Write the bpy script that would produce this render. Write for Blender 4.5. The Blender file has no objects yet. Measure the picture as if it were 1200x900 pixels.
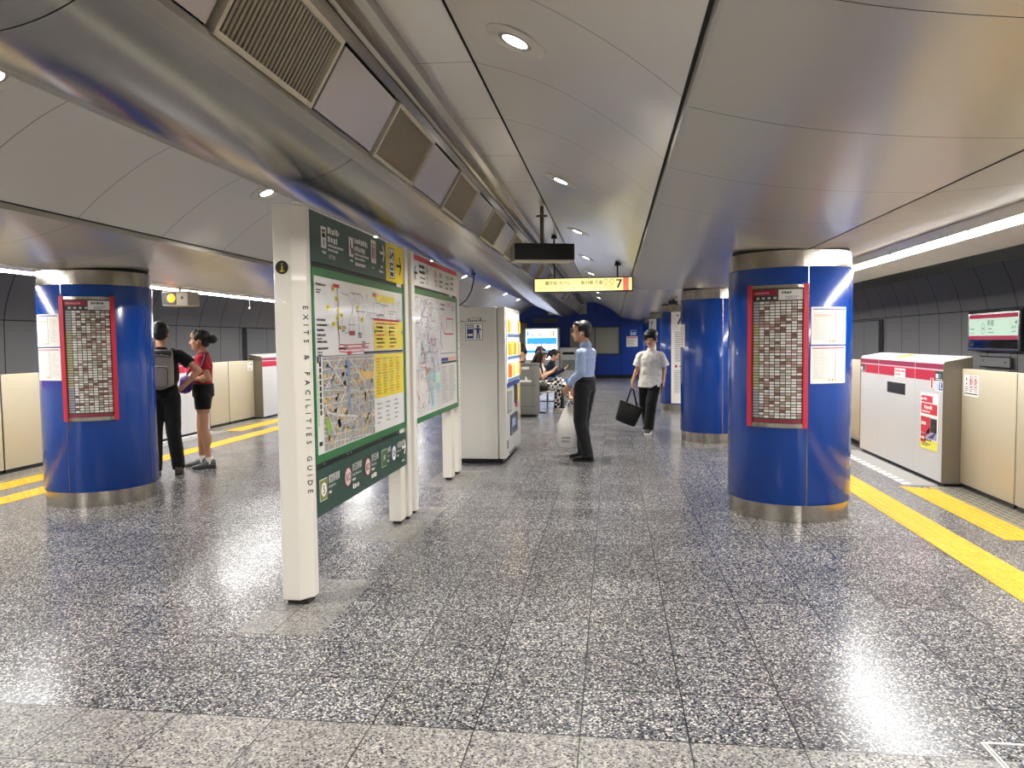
import bpy, bmesh, math, random
from mathutils import Vector, Matrix, Euler
rnd = random.Random(7)
PI = math.pi
SC = bpy.context.scene
COL = SC.collection
# ------------------------------------------------------------------ materials
MATS = {}
def lin(c):
    return tuple((x/12.92 if x <= .04045 else ((x+.055)/1.055)**2.4) for x in c)
def hexc(h):
    return lin(tuple(int(h[i:i+2], 16)/255 for i in (0, 2, 4)))
def mat(name, col=None, rough=.5, metal=0., spec=.5, emit=None, estr=0., coat=0., alpha=1., trans=0., noise=0., nscale=8., stretch=(1, 1, 1), bump=0., sheen=0., sss=0., rnoise=0.):
    if name in MATS: return MATS[name]
    m = bpy.data.materials.new(name); m.use_nodes = True
    nt = m.node_tree; b = nt.nodes['Principled BSDF']
    c = hexc(col) if isinstance(col, str) else col
    b.inputs['Base Color'].default_value = (*c, 1)
    b.inputs['Roughness'].default_value = rough
    b.inputs['Metallic'].default_value = metal
    b.inputs['Specular IOR Level'].default_value = spec
    b.inputs['Coat Weight'].default_value = coat
    b.inputs['Coat Roughness'].default_value = .05
    b.inputs['Alpha'].default_value = alpha
    b.inputs['Transmission Weight'].default_value = trans
    b.inputs['Sheen Weight'].default_value = sheen
    if sss:
        b.inputs['Subsurface Weight'].default_value = sss
        b.inputs['Subsurface Radius'].default_value = (.01, .004, .002)
    if emit:
        b.inputs['Emission Color'].default_value = (*(hexc(emit) if isinstance(emit, str) else emit), 1)
        b.inputs['Emission Strength'].default_value = estr
    if noise or bump or rnoise:
        tc = nt.nodes.new('ShaderNodeTexCoord'); mp = nt.nodes.new('ShaderNodeMapping')
        mp.inputs['Scale'].default_value = stretch
        nz = nt.nodes.new('ShaderNodeTexNoise'); nz.inputs['Scale'].default_value = nscale; nz.inputs['Detail'].default_value = 4
        nt.links.new(tc.outputs['Object'], mp.inputs[0]); nt.links.new(mp.outputs[0], nz.inputs['Vector'])
        if noise:
            mx = nt.nodes.new('ShaderNodeMix'); mx.data_type = 'RGBA'
            mx.inputs['A'].default_value = (*[x*(1-noise) for x in c], 1); mx.inputs['B'].default_value = (*[min(1, x*(1+noise)) for x in c], 1)
            nt.links.new(nz.outputs['Fac'], mx.inputs['Factor']); nt.links.new(mx.outputs['Result'], b.inputs['Base Color'])
        if rnoise:
            mr = nt.nodes.new('ShaderNodeMapRange'); mr.inputs['From Min'].default_value = .3; mr.inputs['From Max'].default_value = .7
            mr.inputs['To Min'].default_value = max(0, rough-rnoise); mr.inputs['To Max'].default_value = rough+rnoise
            nt.links.new(nz.outputs['Fac'], mr.inputs['Value']); nt.links.new(mr.outputs[0], b.inputs['Roughness'])
        if bump:
            bp = nt.nodes.new('ShaderNodeBump'); bp.inputs['Strength'].default_value = bump; bp.inputs['Distance'].default_value = .01
            nt.links.new(nz.outputs['Fac'], bp.inputs['Height']); nt.links.new(bp.outputs[0], b.inputs['Normal'])
    MATS[name] = m
    return m

def floor_material(name, light, dim=1.):
    m = bpy.data.materials.new(name); m.use_nodes = True; nt = m.node_tree; N = nt.nodes; Lk = nt.links
    b = N['Principled BSDF']; b.inputs['Specular IOR Level'].default_value = .32
    tc = N.new('ShaderNodeTexCoord')
    def vor(scale, seed, rand=1.):
        mp = N.new('ShaderNodeMapping'); mp.inputs['Location'].default_value = (seed, seed*1.7, 0); Lk.new(tc.outputs['Object'], mp.inputs[0])
        v = N.new('ShaderNodeTexVoronoi'); v.voronoi_dimensions = '2D'; v.inputs['Scale'].default_value = scale; Lk.new(mp.outputs[0], v.inputs['Vector'])
        return v
    def ramp(src, stops):
        r = N.new('ShaderNodeValToRGB'); r.color_ramp.interpolation = 'CONSTANT'
        e = r.color_ramp.elements
        while len(e) < len(stops): e.new(.5)
        for el, (p, c) in zip(e, stops): el.position = p; el.color = (*hexc(c), 1)
        Lk.new(src, r.inputs[0]); return r
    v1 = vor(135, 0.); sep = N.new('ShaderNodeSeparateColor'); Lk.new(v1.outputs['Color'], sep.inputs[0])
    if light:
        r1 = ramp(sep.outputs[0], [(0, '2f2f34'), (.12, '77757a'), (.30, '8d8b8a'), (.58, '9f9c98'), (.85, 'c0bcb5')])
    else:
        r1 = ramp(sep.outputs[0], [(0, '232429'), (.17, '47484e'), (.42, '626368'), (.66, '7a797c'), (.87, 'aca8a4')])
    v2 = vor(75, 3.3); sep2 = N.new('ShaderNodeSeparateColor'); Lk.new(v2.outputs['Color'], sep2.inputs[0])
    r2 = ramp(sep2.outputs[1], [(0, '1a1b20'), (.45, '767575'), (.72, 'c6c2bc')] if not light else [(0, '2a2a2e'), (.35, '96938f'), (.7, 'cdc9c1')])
    # big chips only near their cell centre
    lt = N.new('ShaderNodeMath'); lt.operation = 'LESS_THAN'; lt.inputs[1].default_value = .0085*42*.95 if False else .3
    Lk.new(v2.outputs['Distance'], lt.inputs[0])
    gt = N.new('ShaderNodeMath'); gt.operation = 'GREATER_THAN'; gt.inputs[1].default_value = .45; Lk.new(sep2.outputs[2], gt.inputs[0])
    mu = N.new('ShaderNodeMath'); mu.operation = 'MULTIPLY'; Lk.new(lt.outputs[0], mu.inputs[0]); Lk.new(gt.outputs[0], mu.inputs[1])
    mx = N.new('ShaderNodeMix'); mx.data_type = 'RGBA'
    Lk.new(mu.outputs[0], mx.inputs['Factor']); Lk.new(r1.outputs[0], mx.inputs['A']); Lk.new(r2.outputs[0], mx.inputs['B'])
    # slab to slab variation
    sx = N.new('ShaderNodeSeparateXYZ'); Lk.new(tc.outputs['Object'], sx.inputs[0])
    def fr(out, off, pitch):
        a = N.new('ShaderNodeMath'); a.operation = 'SUBTRACT'; a.inputs[1].default_value = off; Lk.new(out, a.inputs[0])
        d = N.new('ShaderNodeMath'); d.operation = 'DIVIDE'; d.inputs[1].default_value = pitch; Lk.new(a.outputs[0], d.inputs[0])
        f = N.new('ShaderNodeMath'); f.operation = 'FRACT'; Lk.new(d.outputs[0], f.inputs[0])
        fl = N.new('ShaderNodeMath'); fl.operation = 'FLOOR'; Lk.new(d.outputs[0], fl.inputs[0])
        s = N.new('ShaderNodeMath'); s.operation = 'SUBTRACT'; s.inputs[1].default_value = .5; Lk.new(f.outputs[0], s.inputs[0])
        ab = N.new('ShaderNodeMath'); ab.operation = 'ABSOLUTE'; Lk.new(s.outputs[0], ab.inputs[0])
        g = N.new('ShaderNodeMath'); g.operation = 'GREATER_THAN'; g.inputs[1].default_value = .5-.0028/pitch; Lk.new(ab.outputs[0], g.inputs[0])
        return g, fl
    gx, ix = fr(sx.outputs[0], -.13, .408); gy, iy = fr(sx.outputs[1], 2.775, .385)
    cb = N.new('ShaderNodeCombineXYZ'); Lk.new(ix.outputs[0], cb.inputs[0]); Lk.new(iy.outputs[0], cb.inputs[1])
    wn = N.new('ShaderNodeTexWhiteNoise'); wn.noise_dimensions = '2D'; Lk.new(cb.outputs[0], wn.inputs['Vector'])
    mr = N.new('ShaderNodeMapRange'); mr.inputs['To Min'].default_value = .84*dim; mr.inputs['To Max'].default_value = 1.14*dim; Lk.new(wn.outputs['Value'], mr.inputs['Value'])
    vm = N.new('ShaderNodeVectorMath'); vm.operation = 'SCALE'; Lk.new(mx.outputs['Result'], vm.inputs[0]); Lk.new(mr.outputs[0], vm.inputs['Scale'])
    gm = N.new('ShaderNodeMath'); gm.operation = 'MAXIMUM'; Lk.new(gx.outputs[0], gm.inputs[0]); Lk.new(gy.outputs[0], gm.inputs[1])
    mg = N.new('ShaderNodeMix'); mg.data_type = 'RGBA'; mg.inputs['B'].default_value = (*hexc('2a2a2c'), 1)
    Lk.new(gm.outputs[0], mg.inputs['Factor']); Lk.new(vm.outputs[0], mg.inputs['A'])
    Lk.new(mg.outputs['Result'], b.inputs['Base Color'])
    nz = N.new('ShaderNodeTexNoise'); nz.inputs['Scale'].default_value = 1.3; nz.inputs['Detail'].default_value = 5; Lk.new(tc.outputs['Object'], nz.inputs['Vector'])
    r = N.new('ShaderNodeMapRange'); r.inputs['From Min'].default_value = .3; r.inputs['From Max'].default_value = .7
    r.inputs['To Min'].default_value = .32 if light else .19; r.inputs['To Max'].default_value = .42 if light else .26
    Lk.new(nz.outputs['Fac'], r.inputs['Value']); Lk.new(r.outputs[0], b.inputs['Roughness'])
    MATS[name] = m
    return m

# ------------------------------------------------------------------ mesh builder
class MB:
    def __init__(s): s.v = []; s.f = []; s.m = []; s.mats = []; s.sm = []
    def mi(s, m):
        if m not in s.mats: s.mats.append(m)
        return s.mats.index(m)
    def add(s, vs, fs, m, smooth=False):
        o = len(s.v); k = s.mi(m)
        s.v.extend([tuple(p) for p in vs])
        for f in fs: s.f.append(tuple(o+i for i in f)); s.m.append(k); s.sm.append(smooth)
    def quad(s, a, b, c, d, m): s.add([a, b, c, d], [(0, 1, 2, 3)], m)
    def box(s, c, d, m, rz=0., M=None, bev=0.):
        x, y, z = d[0]/2, d[1]/2, d[2]/2
        if bev:
            e = min(bev, x*.9, y*.9, z*.9)
            vs = []; 
            bm = bmesh.new(); bmesh.ops.create_cube(bm, size=1); bmesh.ops.scale(bm, vec=(2*x, 2*y, 2*z), verts=bm.verts)
            bmesh.ops.bevel(bm, geom=bm.edges[:], offset=e, segments=2, affect='EDGES', profile=.5)
            s.bm(bm, m, Matrix.Translation(c) @ Matrix.Rotation(rz, 4, 'Z') if M is None else M, True); bm.free(); return
        vs = [Vector((sx*x, sy*y, sz*z)) for sz in (-1, 1) for sy in (-1, 1) for sx in (-1, 1)]
        T = M if M is not None else Matrix.Translation(c) @ Matrix.Rotation(rz, 4, 'Z')
        s.add([T @ p for p in vs], [(0, 2, 3, 1), (4, 5, 7, 6), (0, 1, 5, 4), (2, 6, 7, 3), (0, 4, 6, 2), (1, 3, 7, 5)], m)
    def b2(s, lo, hi, m, bev=0.):
        s.box([(a+b)/2 for a, b in zip(lo, hi)], [abs(b-a) for a, b in zip(lo, hi)], m, bev=bev)
    def bm(s, bm, m, M=None, smooth=False):
        bm.verts.index_update(); M = M or Matrix()
        s.add([M @ v.co for v in bm.verts], [[v.index for v in f.verts] for f in bm.faces], m, smooth)
    def cyl(s, a, b, r0, r1, m, n=16, caps=True, smooth=True):
        a = Vector(a); b = Vector(b); z = (b-a).normalized(); x = z.orthogonal().normalized(); y = z.cross(x)
        vs = []
        for p, r in ((a, r0), (b, r1)):
            for i in range(n):
                t = 2*PI*i/n; vs.append(p+x*math.cos(t)*r+y*math.sin(t)*r)
        s.add(vs, [(i, (i+1) % n, n+(i+1) % n, n+i) for i in range(n)], m, smooth)
        if caps: s.add(vs[:n], [tuple(range(n-1, -1, -1))], m); s.add(vs[n:], [tuple(range(n))], m)
    def tube(s, pts, r, m, n=8, caps=True):
        pts = [Vector(p) for p in pts]; rs = r if isinstance(r, (list, tuple)) else [r]*len(pts)
        rings = []; x = None
        for i, p in enumerate(pts):
            t = (pts[min(i+1, len(pts)-1)]-pts[max(i-1, 0)]).normalized()
            if x is None: x = t.orthogonal().normalized()
            else:
                x = x-t*x.dot(t)
                x = x.normalized() if x.length > 1e-6 else t.orthogonal().normalized()
            y = t.cross(x)
            rings.append([p+(x*math.cos(2*PI*k/n)+y*math.sin(2*PI*k/n))*rs[i] for k in range(n)])
        s.loft(rings, m, caps)
    def loft(s, rings, m, caps=True, smooth=True):
        n = len(rings[0]); vs = [p for r in rings for p in r]
        fs = [(i*n+k, i*n+(k+1) % n, (i+1)*n+(k+1) % n, (i+1)*n+k) for i in range(len(rings)-1) for k in range(n)]
        s.add(vs, fs, m, smooth)
        if caps:
            s.add(rings[0], [tuple(range(n-1, -1, -1))], m, False); s.add(rings[-1], [tuple(range(n))], m, False)
    def ell(s, c, r, m, M=None, sub=3):
        bm = bmesh.new(); bmesh.ops.create_icosphere(bm, subdivisions=sub, radius=1)
        T = Matrix.Translation(c) @ (M or Matrix()) @ Matrix.Diagonal((*r, 1)) if not isinstance(r, (int, float)) else Matrix.Translation(c) @ Matrix.Scale(r, 4)
        s.bm(bm, m, T, True); bm.free()
    def cap(s, a, b, r0, r1, m, n=14):
        s.cyl(a, b, r0, r1, m, n); s.ell(a, r0, m, sub=2); s.ell(b, r1, m, sub=2)
    def prism(s, prof, y0, y1, m, closed=True, smooth=False, caps=True):
        # profile in (x, z), extruded along y
        n = len(prof); vs = [(x, y0, z) for x, z in prof]+[(x, y1, z) for x, z in prof]
        rng = range(n) if closed else range(n-1)
        s.add(vs, [(i, (i+1) % n, n+(i+1) % n, n+i) for i in rng], m, smooth)
        if closed and caps: s.add(vs[:n], [tuple(range(n))], m); s.add(vs[n:], [tuple(range(n-1, -1, -1))], m)
    def disc(s, c, r, m, N=(0, 0, 1), n=24, r2=None):
        N = Vector(N).normalized(); x = N.orthogonal().normalized(); y = N.cross(x); c = Vector(c)
        P = [c+(x*math.cos(2*PI*i/n)+y*math.sin(2*PI*i/n))*r for i in range(n)]
        if r2 is None: s.add(P, [tuple(range(n))], m)
        else:
            Q = [c+(x*math.cos(2*PI*i/n)+y*math.sin(2*PI*i/n))*r2 for i in range(n)]
            s.add(P+Q, [(i, (i+1) % n, n+(i+1) % n, n+i) for i in range(n)], m)
    def build(s, name, parent=None, local=False, label=None):
        me = bpy.data.meshes.new(name)
        vs = s.v
        if parent is not None and not local:
            inv = XF[parent.name].inverted(); vs = [inv @ Vector(p) for p in vs]
        me.from_pydata([tuple(p) for p in vs], [], s.f)
        for m in s.mats: me.materials.append(m)
        me.polygons.foreach_set('material_index', s.m); me.polygons.foreach_set('use_smooth', s.sm)
        me.update()
        o = bpy.data.objects.new(name, me); COL.objects.link(o)
        if parent is not None:
            o.parent = parent; XF[o.name] = XF[parent.name]
        else: XF[o.name] = Matrix()
        if label: o['label'] = label
        return o
XF = {}
def thing(name, label, cat, loc=(0, 0, 0), rz=0., group=None):
    o = bpy.data.objects.new(name, None); COL.objects.link(o); o.empty_display_size = .1
    o.location = loc; o.rotation_euler = (0, 0, rz); o['label'] = label; o['category'] = cat
    if group: o['group'] = group
    XF[o.name] = Matrix.Translation(loc) @ Matrix.Rotation(rz, 4, 'Z')
    return o
def tag(o, label, cat, group=None):
    o['label'] = label; o['category'] = cat
    if group: o['group'] = group
    return o
def struct(mb, name):
    o = mb.build(name); o['kind'] = 'structure'; return o
def recentre(o):
    # move a one-mesh thing's origin to its base
    vs = [v.co for v in o.data.vertices]
    c = Vector((sum(v.x for v in vs)/len(vs), sum(v.y for v in vs)/len(vs), min(v.z for v in vs)))
    o.data.transform(Matrix.Translation(-c)); o.location = c
    return o
def dup(root, loc, label, rz=None):
    r = root.copy(); COL.objects.link(r); r.location = loc; r['label'] = label
    if rz is not None: r.rotation_euler = (0, 0, rz)
    XF[r.name] = Matrix.Translation(r.location) @ Matrix.Rotation(r.rotation_euler.z, 4, 'Z')
    for ch in list(root.children):
        c = ch.copy(); COL.objects.link(c); c.parent = r
        for g in ch.children:
            d = g.copy(); COL.objects.link(d); d.parent = c
    return r
# surfaces to print on: f(u, v, w) -> point; u to the right, v up, w off the surface
def plane(o, U, N, V=(0, 0, 1)):
    o = Vector(o); U = Vector(U).normalized(); N = Vector(N).normalized(); V = Vector(V).normalized()
    return lambda u, v, w=0.: o+U*u+V*v+N*w
def arc(cx, cy, r, a0, z0=0.):
    # cylinder; u = arc length measured to the right for someone facing the column from -y, starting at angle a0 from -y
    def f(u, v, w=0.):
        a = a0+u/r
        return Vector((cx+math.sin(a)*(r+w), cy-math.cos(a)*(r+w), z0+v))
    return f
def rect(mb, S, u0, v0, u1, v1, m, w=.001, n=1):
    for i in range(n):
        a = u0+(u1-u0)*i/n; b = u0+(u1-u0)*(i+1)/n
        mb.quad(S(a, v0, w), S(b, v0, w), S(b, v1, w), S(a, v1, w), m)
def slab(mb, S, u0, v0, u1, v1, m, w0, w1, n=1):
    # a rectangle with thickness from w0 to w1
    for i in range(n):
        a = u0+(u1-u0)*i/n; b = u0+(u1-u0)*(i+1)/n
        mb.quad(S(a, v0, w1), S(b, v0, w1), S(b, v1, w1), S(a, v1, w1), m)
        mb.quad(S(a, v1, w1), S(b, v1, w1), S(b, v1, w0), S(a, v1, w0), m)
        mb.quad(S(a, v0, w0), S(b, v0, w0), S(b, v0, w1), S(a, v0, w1), m)
    mb.quad(S(u0, v0, w0), S(u0, v0, w1), S(u0, v1, w1), S(u0, v1, w0), m)
    mb.quad(S(u1, v0, w1), S(u1, v0, w0), S(u1, v1, w0), S(u1, v1, w1), m)
def line(mb, S, pts, wd, m, w=.0015):
    for (a, b), (c, d) in zip(pts, pts[1:]):
        l = math.hypot(c-a, d-b) or 1e-6; nx, ny = -(d-b)/l*wd/2, (c-a)/l*wd/2
        mb.quad(S(a+nx, b+ny, w), S(a-nx, b-ny, w), S(c-nx, d-ny, w), S(c+nx, d+ny, w), m)
def circ(mb, S, u, v, r, m, w=.0015, r2=None, n=20, sy=1.):
    P = [S(u+math.cos(2*PI*i/n)*r, v+math.sin(2*PI*i/n)*r*sy, w) for i in range(n)]
    if r2 is None: mb.add(P, [tuple(range(n))], m)
    else:
        Q = [S(u+math.cos(2*PI*i/n)*r2, v+math.sin(2*PI*i/n)*r2*sy, w) for i in range(n)]
        mb.add(P+Q, [(i, (i+1) % n, n+(i+1) % n, n+i) for i in range(n)], m)
TXT = {}
def glyphs(t):
    if t not in TXT:
        cu = bpy.data.curves.new('lettering', 'FONT'); cu.body = t; cu.size = 1; cu.resolution_u = 2; cu.fill_mode = 'FRONT'
        o = bpy.data.objects.new('lettering', cu); COL.objects.link(o)
        bpy.context.view_layer.update()
        me = o.evaluated_get(bpy.context.evaluated_depsgraph_get()).to_mesh()
        vs = [(v.co.x, v.co.y) for v in me.vertices]; fs = [tuple(p.vertices) for p in me.polygons]
        o.to_mesh_clear(); bpy.data.objects.remove(o); bpy.data.curves.remove(cu)
        if not vs: vs = [(0, 0), (.1, 0), (.1, .1)]; fs = []
        x0 = min(p[0] for p in vs); x1 = max(p[0] for p in vs); y0 = min(p[1] for p in vs); y1 = max(p[1] for p in vs)
        TXT[t] = ([(x-x0, y-y0) for x, y in vs], fs, x1-x0, y1-y0)
    return TXT[t]
def text(mb, S, t, u, v, h, m, w=.002, align='l', wmax=None, rot=0, bold=0.):
    # lower-left at (u, v), letters h tall
    vs, fs, W, H = glyphs(t)
    k = h/max(H, 1e-6); kx = k
    if wmax and W*k > wmax: kx = wmax/W
    du = 0 if align == 'l' else (-W*kx/2 if align == 'c' else -W*kx)
    P = []
    for x, y in vs:
        a, b = x*kx+du, y*k
        if rot == -90: a, b = b, -a
        P.append(S(u+a, v+b, w))
    mb.add(P, fs, m)
    if bold:
        o = bold*h
        mb.add([S(u+(y*k if rot == -90 else x*kx+du)+o, v+(-(x*kx+du) if rot == -90 else y*k), w) for x, y in vs], fs, m)
    return W*kx
def scribble(mb, S, u, v, wd, h, m, rows=1, w=.002, gap=.5):
    # rows of tiny print too small to read
    for r in range(rows):
        y = v-r*h*(1+gap); x = u
        end = u+wd*(1 if r < rows-1 else rnd.uniform(.6, 1))
        while x < end-h*.3:
            l = min(rnd.uniform(.35, .9)*h, end-x)
            rect(mb, S, x, y+rnd.uniform(0, .15)*h, x+l, y+h*rnd.uniform(.75, 1), m, w); x += l+h*.25
# ------------------------------------------------------------------ materials used by the place
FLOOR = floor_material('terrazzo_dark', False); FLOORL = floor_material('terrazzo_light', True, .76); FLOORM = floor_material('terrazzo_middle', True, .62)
VAULT = mat('vault_panel', 'd6d2cb', .25, .3); EDGEP = mat('edge_panel', 'c8c4bb', .45, .1)
SATIN = mat('satin_panel', 'c8c4bb', .27, .45)
STEEL = mat('brushed_steel', 'b9b3a8', .22, 1., rnoise=.03, nscale=5, stretch=(3, 3, .05))
DUCT = mat('duct_steel', 'a09d98', .21, .95)
RAILM = mat('rail_steel', 'b0aaa0', .2, .95)
LOUV = mat('louver_slat', '9a917d', .5, .3); LOUVB = mat('louver_back', '5a5345', .7); PLATE = mat('plate_steel', 'c6c2bd', .3, .7); LFR = mat('louver_frame', 'cfc7b2', .4, .3)
DARK = mat('dark_gap', '0a0a0b', .8); BLACK = mat('black', '0c0c0d', .45); CHAR = mat('charcoal', '232427', .5)
BLUE = mat('blue_enamel', '003c94', .2, 0, .5, coat=.4)
WALLB = mat('wall_blue', '083690', .35, 0, .5)
WALLG = mat('tunnel_grey', 'aaa8a5', .6, noise=.04, nscale=2)
TRACK = mat('track_dark', '1b1b1b', .9)
BEIGE = mat('gate_beige', 'c4baa0', .38, .25, noise=.02, nscale=3)
GATEW = mat('gate_white', 'c8c7c6', .4, .1); GATEE = mat('gate_end_steel', '787163', .38, .6)
GATETOP = mat('gate_top', 'e0dfdb', .4)
RED = mat('gate_red', 'b01e36', .4); MAROON = mat('gate_maroon', '8a1f3c', .4); WHITE = mat('print_white', 'eceae4', .45)
PAPER = mat('paper', 'f0eee8', .5); PRED = mat('print_red', 'c5283c', .5); PBLUE = mat('print_blue', '1d3f9a', .5); PINK = mat('print_grey', '77757a', .6)
INK = mat('print_ink', '18181a', .6); YEL = mat('sign_yellow', 'f2d81e', .45); OLIVE = mat('print_olive', '7f8a35', .5); LBLUE = mat('print_light_blue', '8fb6d6', .5)
TAC = mat('tactile_yellow', 'cf9f16', .55, noise=.08, nscale=6)
GREEND = mat('sign_dark_green', '123f30', .35); GREENF = mat('frame_green', '1c6a35', .35)
PYL = mat('pylon_white', 'e4e0d6', .3, coat=.3); PFOOT = mat('pylon_foot', '2a2522', .6)
TUBE = mat('tube_glow', 'ffffff', .5, emit=(1., .985, .96), estr=36.)
LENS = mat('lens_glow', 'ffffff', .5, emit=(1., .97, .92), estr=22.)
DLW = mat('downlight_trim', 'c9c5bb', .45)
LIT = mat('sign_lit', 'd8cf8a', .5, emit=hexc('fbeFa0'), estr=.58)
LITP = mat('sign_lit_pink', 'd06858', .5, emit=hexc('f07868'), estr=.5)
LITG = mat('sign_lit_green', 'b8d4bc', .5, emit=hexc('d4f0d8'), estr=.5); LITR = mat('sign_lit_red', 'b02a4c', .5, emit=hexc('c02e52'), estr=.35)
GLASSG = mat('window_grey', '8b8a80', .12, 0, .6, coat=.5)
Y0, Y1 = -7., 29.6
SEAM = [k*1.005-.07 for k in range(-6, 30)]
# ------------------------------------------------------------------ floor
mb = MB()
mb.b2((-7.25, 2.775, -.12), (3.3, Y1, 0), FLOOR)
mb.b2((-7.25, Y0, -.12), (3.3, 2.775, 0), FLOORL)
struct(mb, 'floor')
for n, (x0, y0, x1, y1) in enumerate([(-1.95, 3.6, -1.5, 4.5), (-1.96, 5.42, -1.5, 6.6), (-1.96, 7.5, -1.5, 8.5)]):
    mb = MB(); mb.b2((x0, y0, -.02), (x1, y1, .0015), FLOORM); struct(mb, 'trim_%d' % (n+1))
mb = MB()
for x0, x1 in ((3.6, 7.2), (-10.6, -7.5)): mb.b2((x0, Y0, -1.25), (x1, 46, -1.1), TRACK)
mb.b2((3.3, Y0, -1.2), (3.6, 46, -.02), TRACK); mb.b2((-7.5, Y0, -1.2), (-7.25, 46, -.02), TRACK)
struct(mb, 'floor_track')
# ------------------------------------------------------------------ ceiling
CX = -1.755
def mir(p): return [(2*CX-x, z) for x, z in reversed(p)]
def panels(mb, prof, m, y0, y1, gap=.005):
    ys = [y0]+[y for y in SEAM if y0+.1 < y < y1-.1]+[y1]
    for a, b in zip(ys, ys[1:]): mb.prism(prof, a+gap/2, b-gap/2, m, closed=False, smooth=True)
    up = [(x, z+.02) for x, z in prof]; mb.prism(up, y0, y1, DARK, closed=False)
def curve(p, k=3):
    out = []
    for i in range(len(p)-1):
        p0 = p[max(i-1, 0)]; p1 = p[i]; p2 = p[i+1]; p3 = p[min(i+2, len(p)-1)]
        for j in range(k):
            t = j/k
            out.append(tuple(.5*(2*b+(c-a)*t+(2*a-5*b+4*c-d)*t*t+(3*b-a-3*c+d)*t**3) for a, b, c, d in zip(p0, p1, p2, p3)))
    return out+[p[-1]]
vaultR = curve([(-.704, 2.952), (-.51, 2.893), (-.29, 2.797), (-.08, 2.672), (.10, 2.545), (.262, 2.412)])
stripR = [(-1.02, 2.965), (-.72, 2.957)]
outerR = curve([(.287, 2.372), (.45, 2.328), (.72, 2.270), (1.1, 2.222), (1.535, 2.196)])
edgeR = curve([(1.55, 2.196), (1.9, 2.222), (2.3, 2.285), (2.6, 2.335), (2.85, 2.325), (3.25, 2.225)])
edgeL = mir(curve([(1.55, 2.196), (1.9, 2.222), (2.3, 2.275), (2.58, 2.30)]))
mb = MB()
for pr in (vaultR, mir(vaultR), stripR, mir(stripR)): panels(mb, pr, VAULT, Y0, Y1)
for x in (.262, 2*CX-.262-.025): mb.b2((x, Y0, 2.405), (x+.025, Y1, 2.46), DARK)
for x, s in ((.275, 1), (2*CX-.275, -1)):
    mb.b2((x, Y0, 2.366), (x+s*.012, Y1, 2.408), SATIN)
struct(mb, 'ceiling_vault')
mb = MB()
for pr in (outerR, mir(outerR)): panels(mb, pr, SATIN, Y0, Y1)
for pr in (edgeR, edgeL): panels(mb, pr, EDGEP, Y0, Y1)
mb.b2((3.25, Y0, 2.225), (3.262, Y1, 2.30), RAILM)
struct(mb, 'ceiling_side')
mb = MB(); mb.b2((-10.9, Y0, 3.6), (7.4, 46, 3.7), DARK)
mb.b2((3.262, Y0, 2.30), (4.2, 46, 2.42), CHAR); mb.b2((-6.9, Y0, 2.36), (-6.1, 46, 2.48), CHAR)
struct(mb, 'ceiling_track')
# ------------------------------------------------------------------ tunnel walls across the tracks
def tunnel(name, sgn, xw):
    mb = MB(); ys = [y for y in [k*1.0-.65 for k in range(-6, 47)]]
    low = curve([(0, -1.2), (.03, 0.2), (.0, 1.0), (-.02, 1.94)]); hi = curve([(-.02, 1.955), (-.12, 2.35), (-.34, 2.8), (-.75, 3.3), (-1.2, 3.62)])
    for a, b in zip(ys, ys[1:]):
        for pr in (low, hi): mb.prism([(xw+sgn*x, z) for x, z in pr], a+.009, b-.009, WALLG, closed=False, smooth=True)
    mb.prism([(xw+sgn*(x+.03), z) for x, z in low+hi], ys[0], ys[-1], DARK, closed=False)
    mb.b2((xw-sgn*0.02, 45.5, -1.2), (xw-sgn*3.3, 45.7, 3.7), DARK)
    return struct(mb, name)
tunnel('wall_right', 1, 6.6); tunnel('wall_left', -1, -10.1)
mb = MB(); mb.b2((-10.9, Y0-.2, -1.2), (7.4, Y0, 3.7), WALLG); struct(mb, 'wall_back')
# blue end wall of the platform
mb = MB()
xs = [-7.0, -5.6, -4.2, -2.95, -1.95, -.62, .32, 1.0, 2.1, 3.2]
for a, b in zip(xs, xs[1:]): mb.b2((a+.006, Y1-.05, .12), (b-.006, Y1+.1, 3.2), WALLB)
mb.b2((-7.0, Y1-.03, 0), (3.2, Y1+.12, 3.2), DARK)
struct(mb, 'wall_end')
mb = MB(); mb.b2((-7.0, Y1-.075, 0), (3.2, Y1-.04, .13), BLACK); struct(mb, 'baseboard_end')
mb = MB()
mb.b2((-1.66, Y1-.10, .96), (.24, Y1-.06, 1.98), GLASSG)
for a, b, c, d in ((-1.70, .92, .28, .97), (-1.70, 1.97, .28, 2.02), (-1.70, .92, -1.65, 2.02), (.23, .92, .28, 2.02), (-.70, .95, -.67, 2.0)):
    mb.b2((a, Y1-.12, b), (c, Y1-.055, d), mat('window_frame', '3a4a66', .4, .6))
struct(mb, 'window_1')
mb = MB(); mb.b2((-3.72, Y1-.10, 0.05), (-3.34, Y1-.052, 2.2), mat('door_grey', '6f6f6a', .45, .3)); mb.b2((-3.75, Y1-.09, .05), (-3.31, Y1-.055, 2.25), CHAR)
struct(mb, 'door_1')
mb = MB()
S = plane((-3.1, Y1-.06, 2.19), (1, 0, 0), (0, -1, 0))
slab(mb, S, 0, 0, .95, .17, mat('vent_grey', '77777a', .5, .4), 0, .06)
for k in range(5): rect(mb, S, .02, .02+.03*k, .93, .03+.03*k, CHAR, .062)
tag(recentre(mb.build('wall_vent')), 'long grey ventilation slot high on the blue end wall', 'vent')
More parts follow.
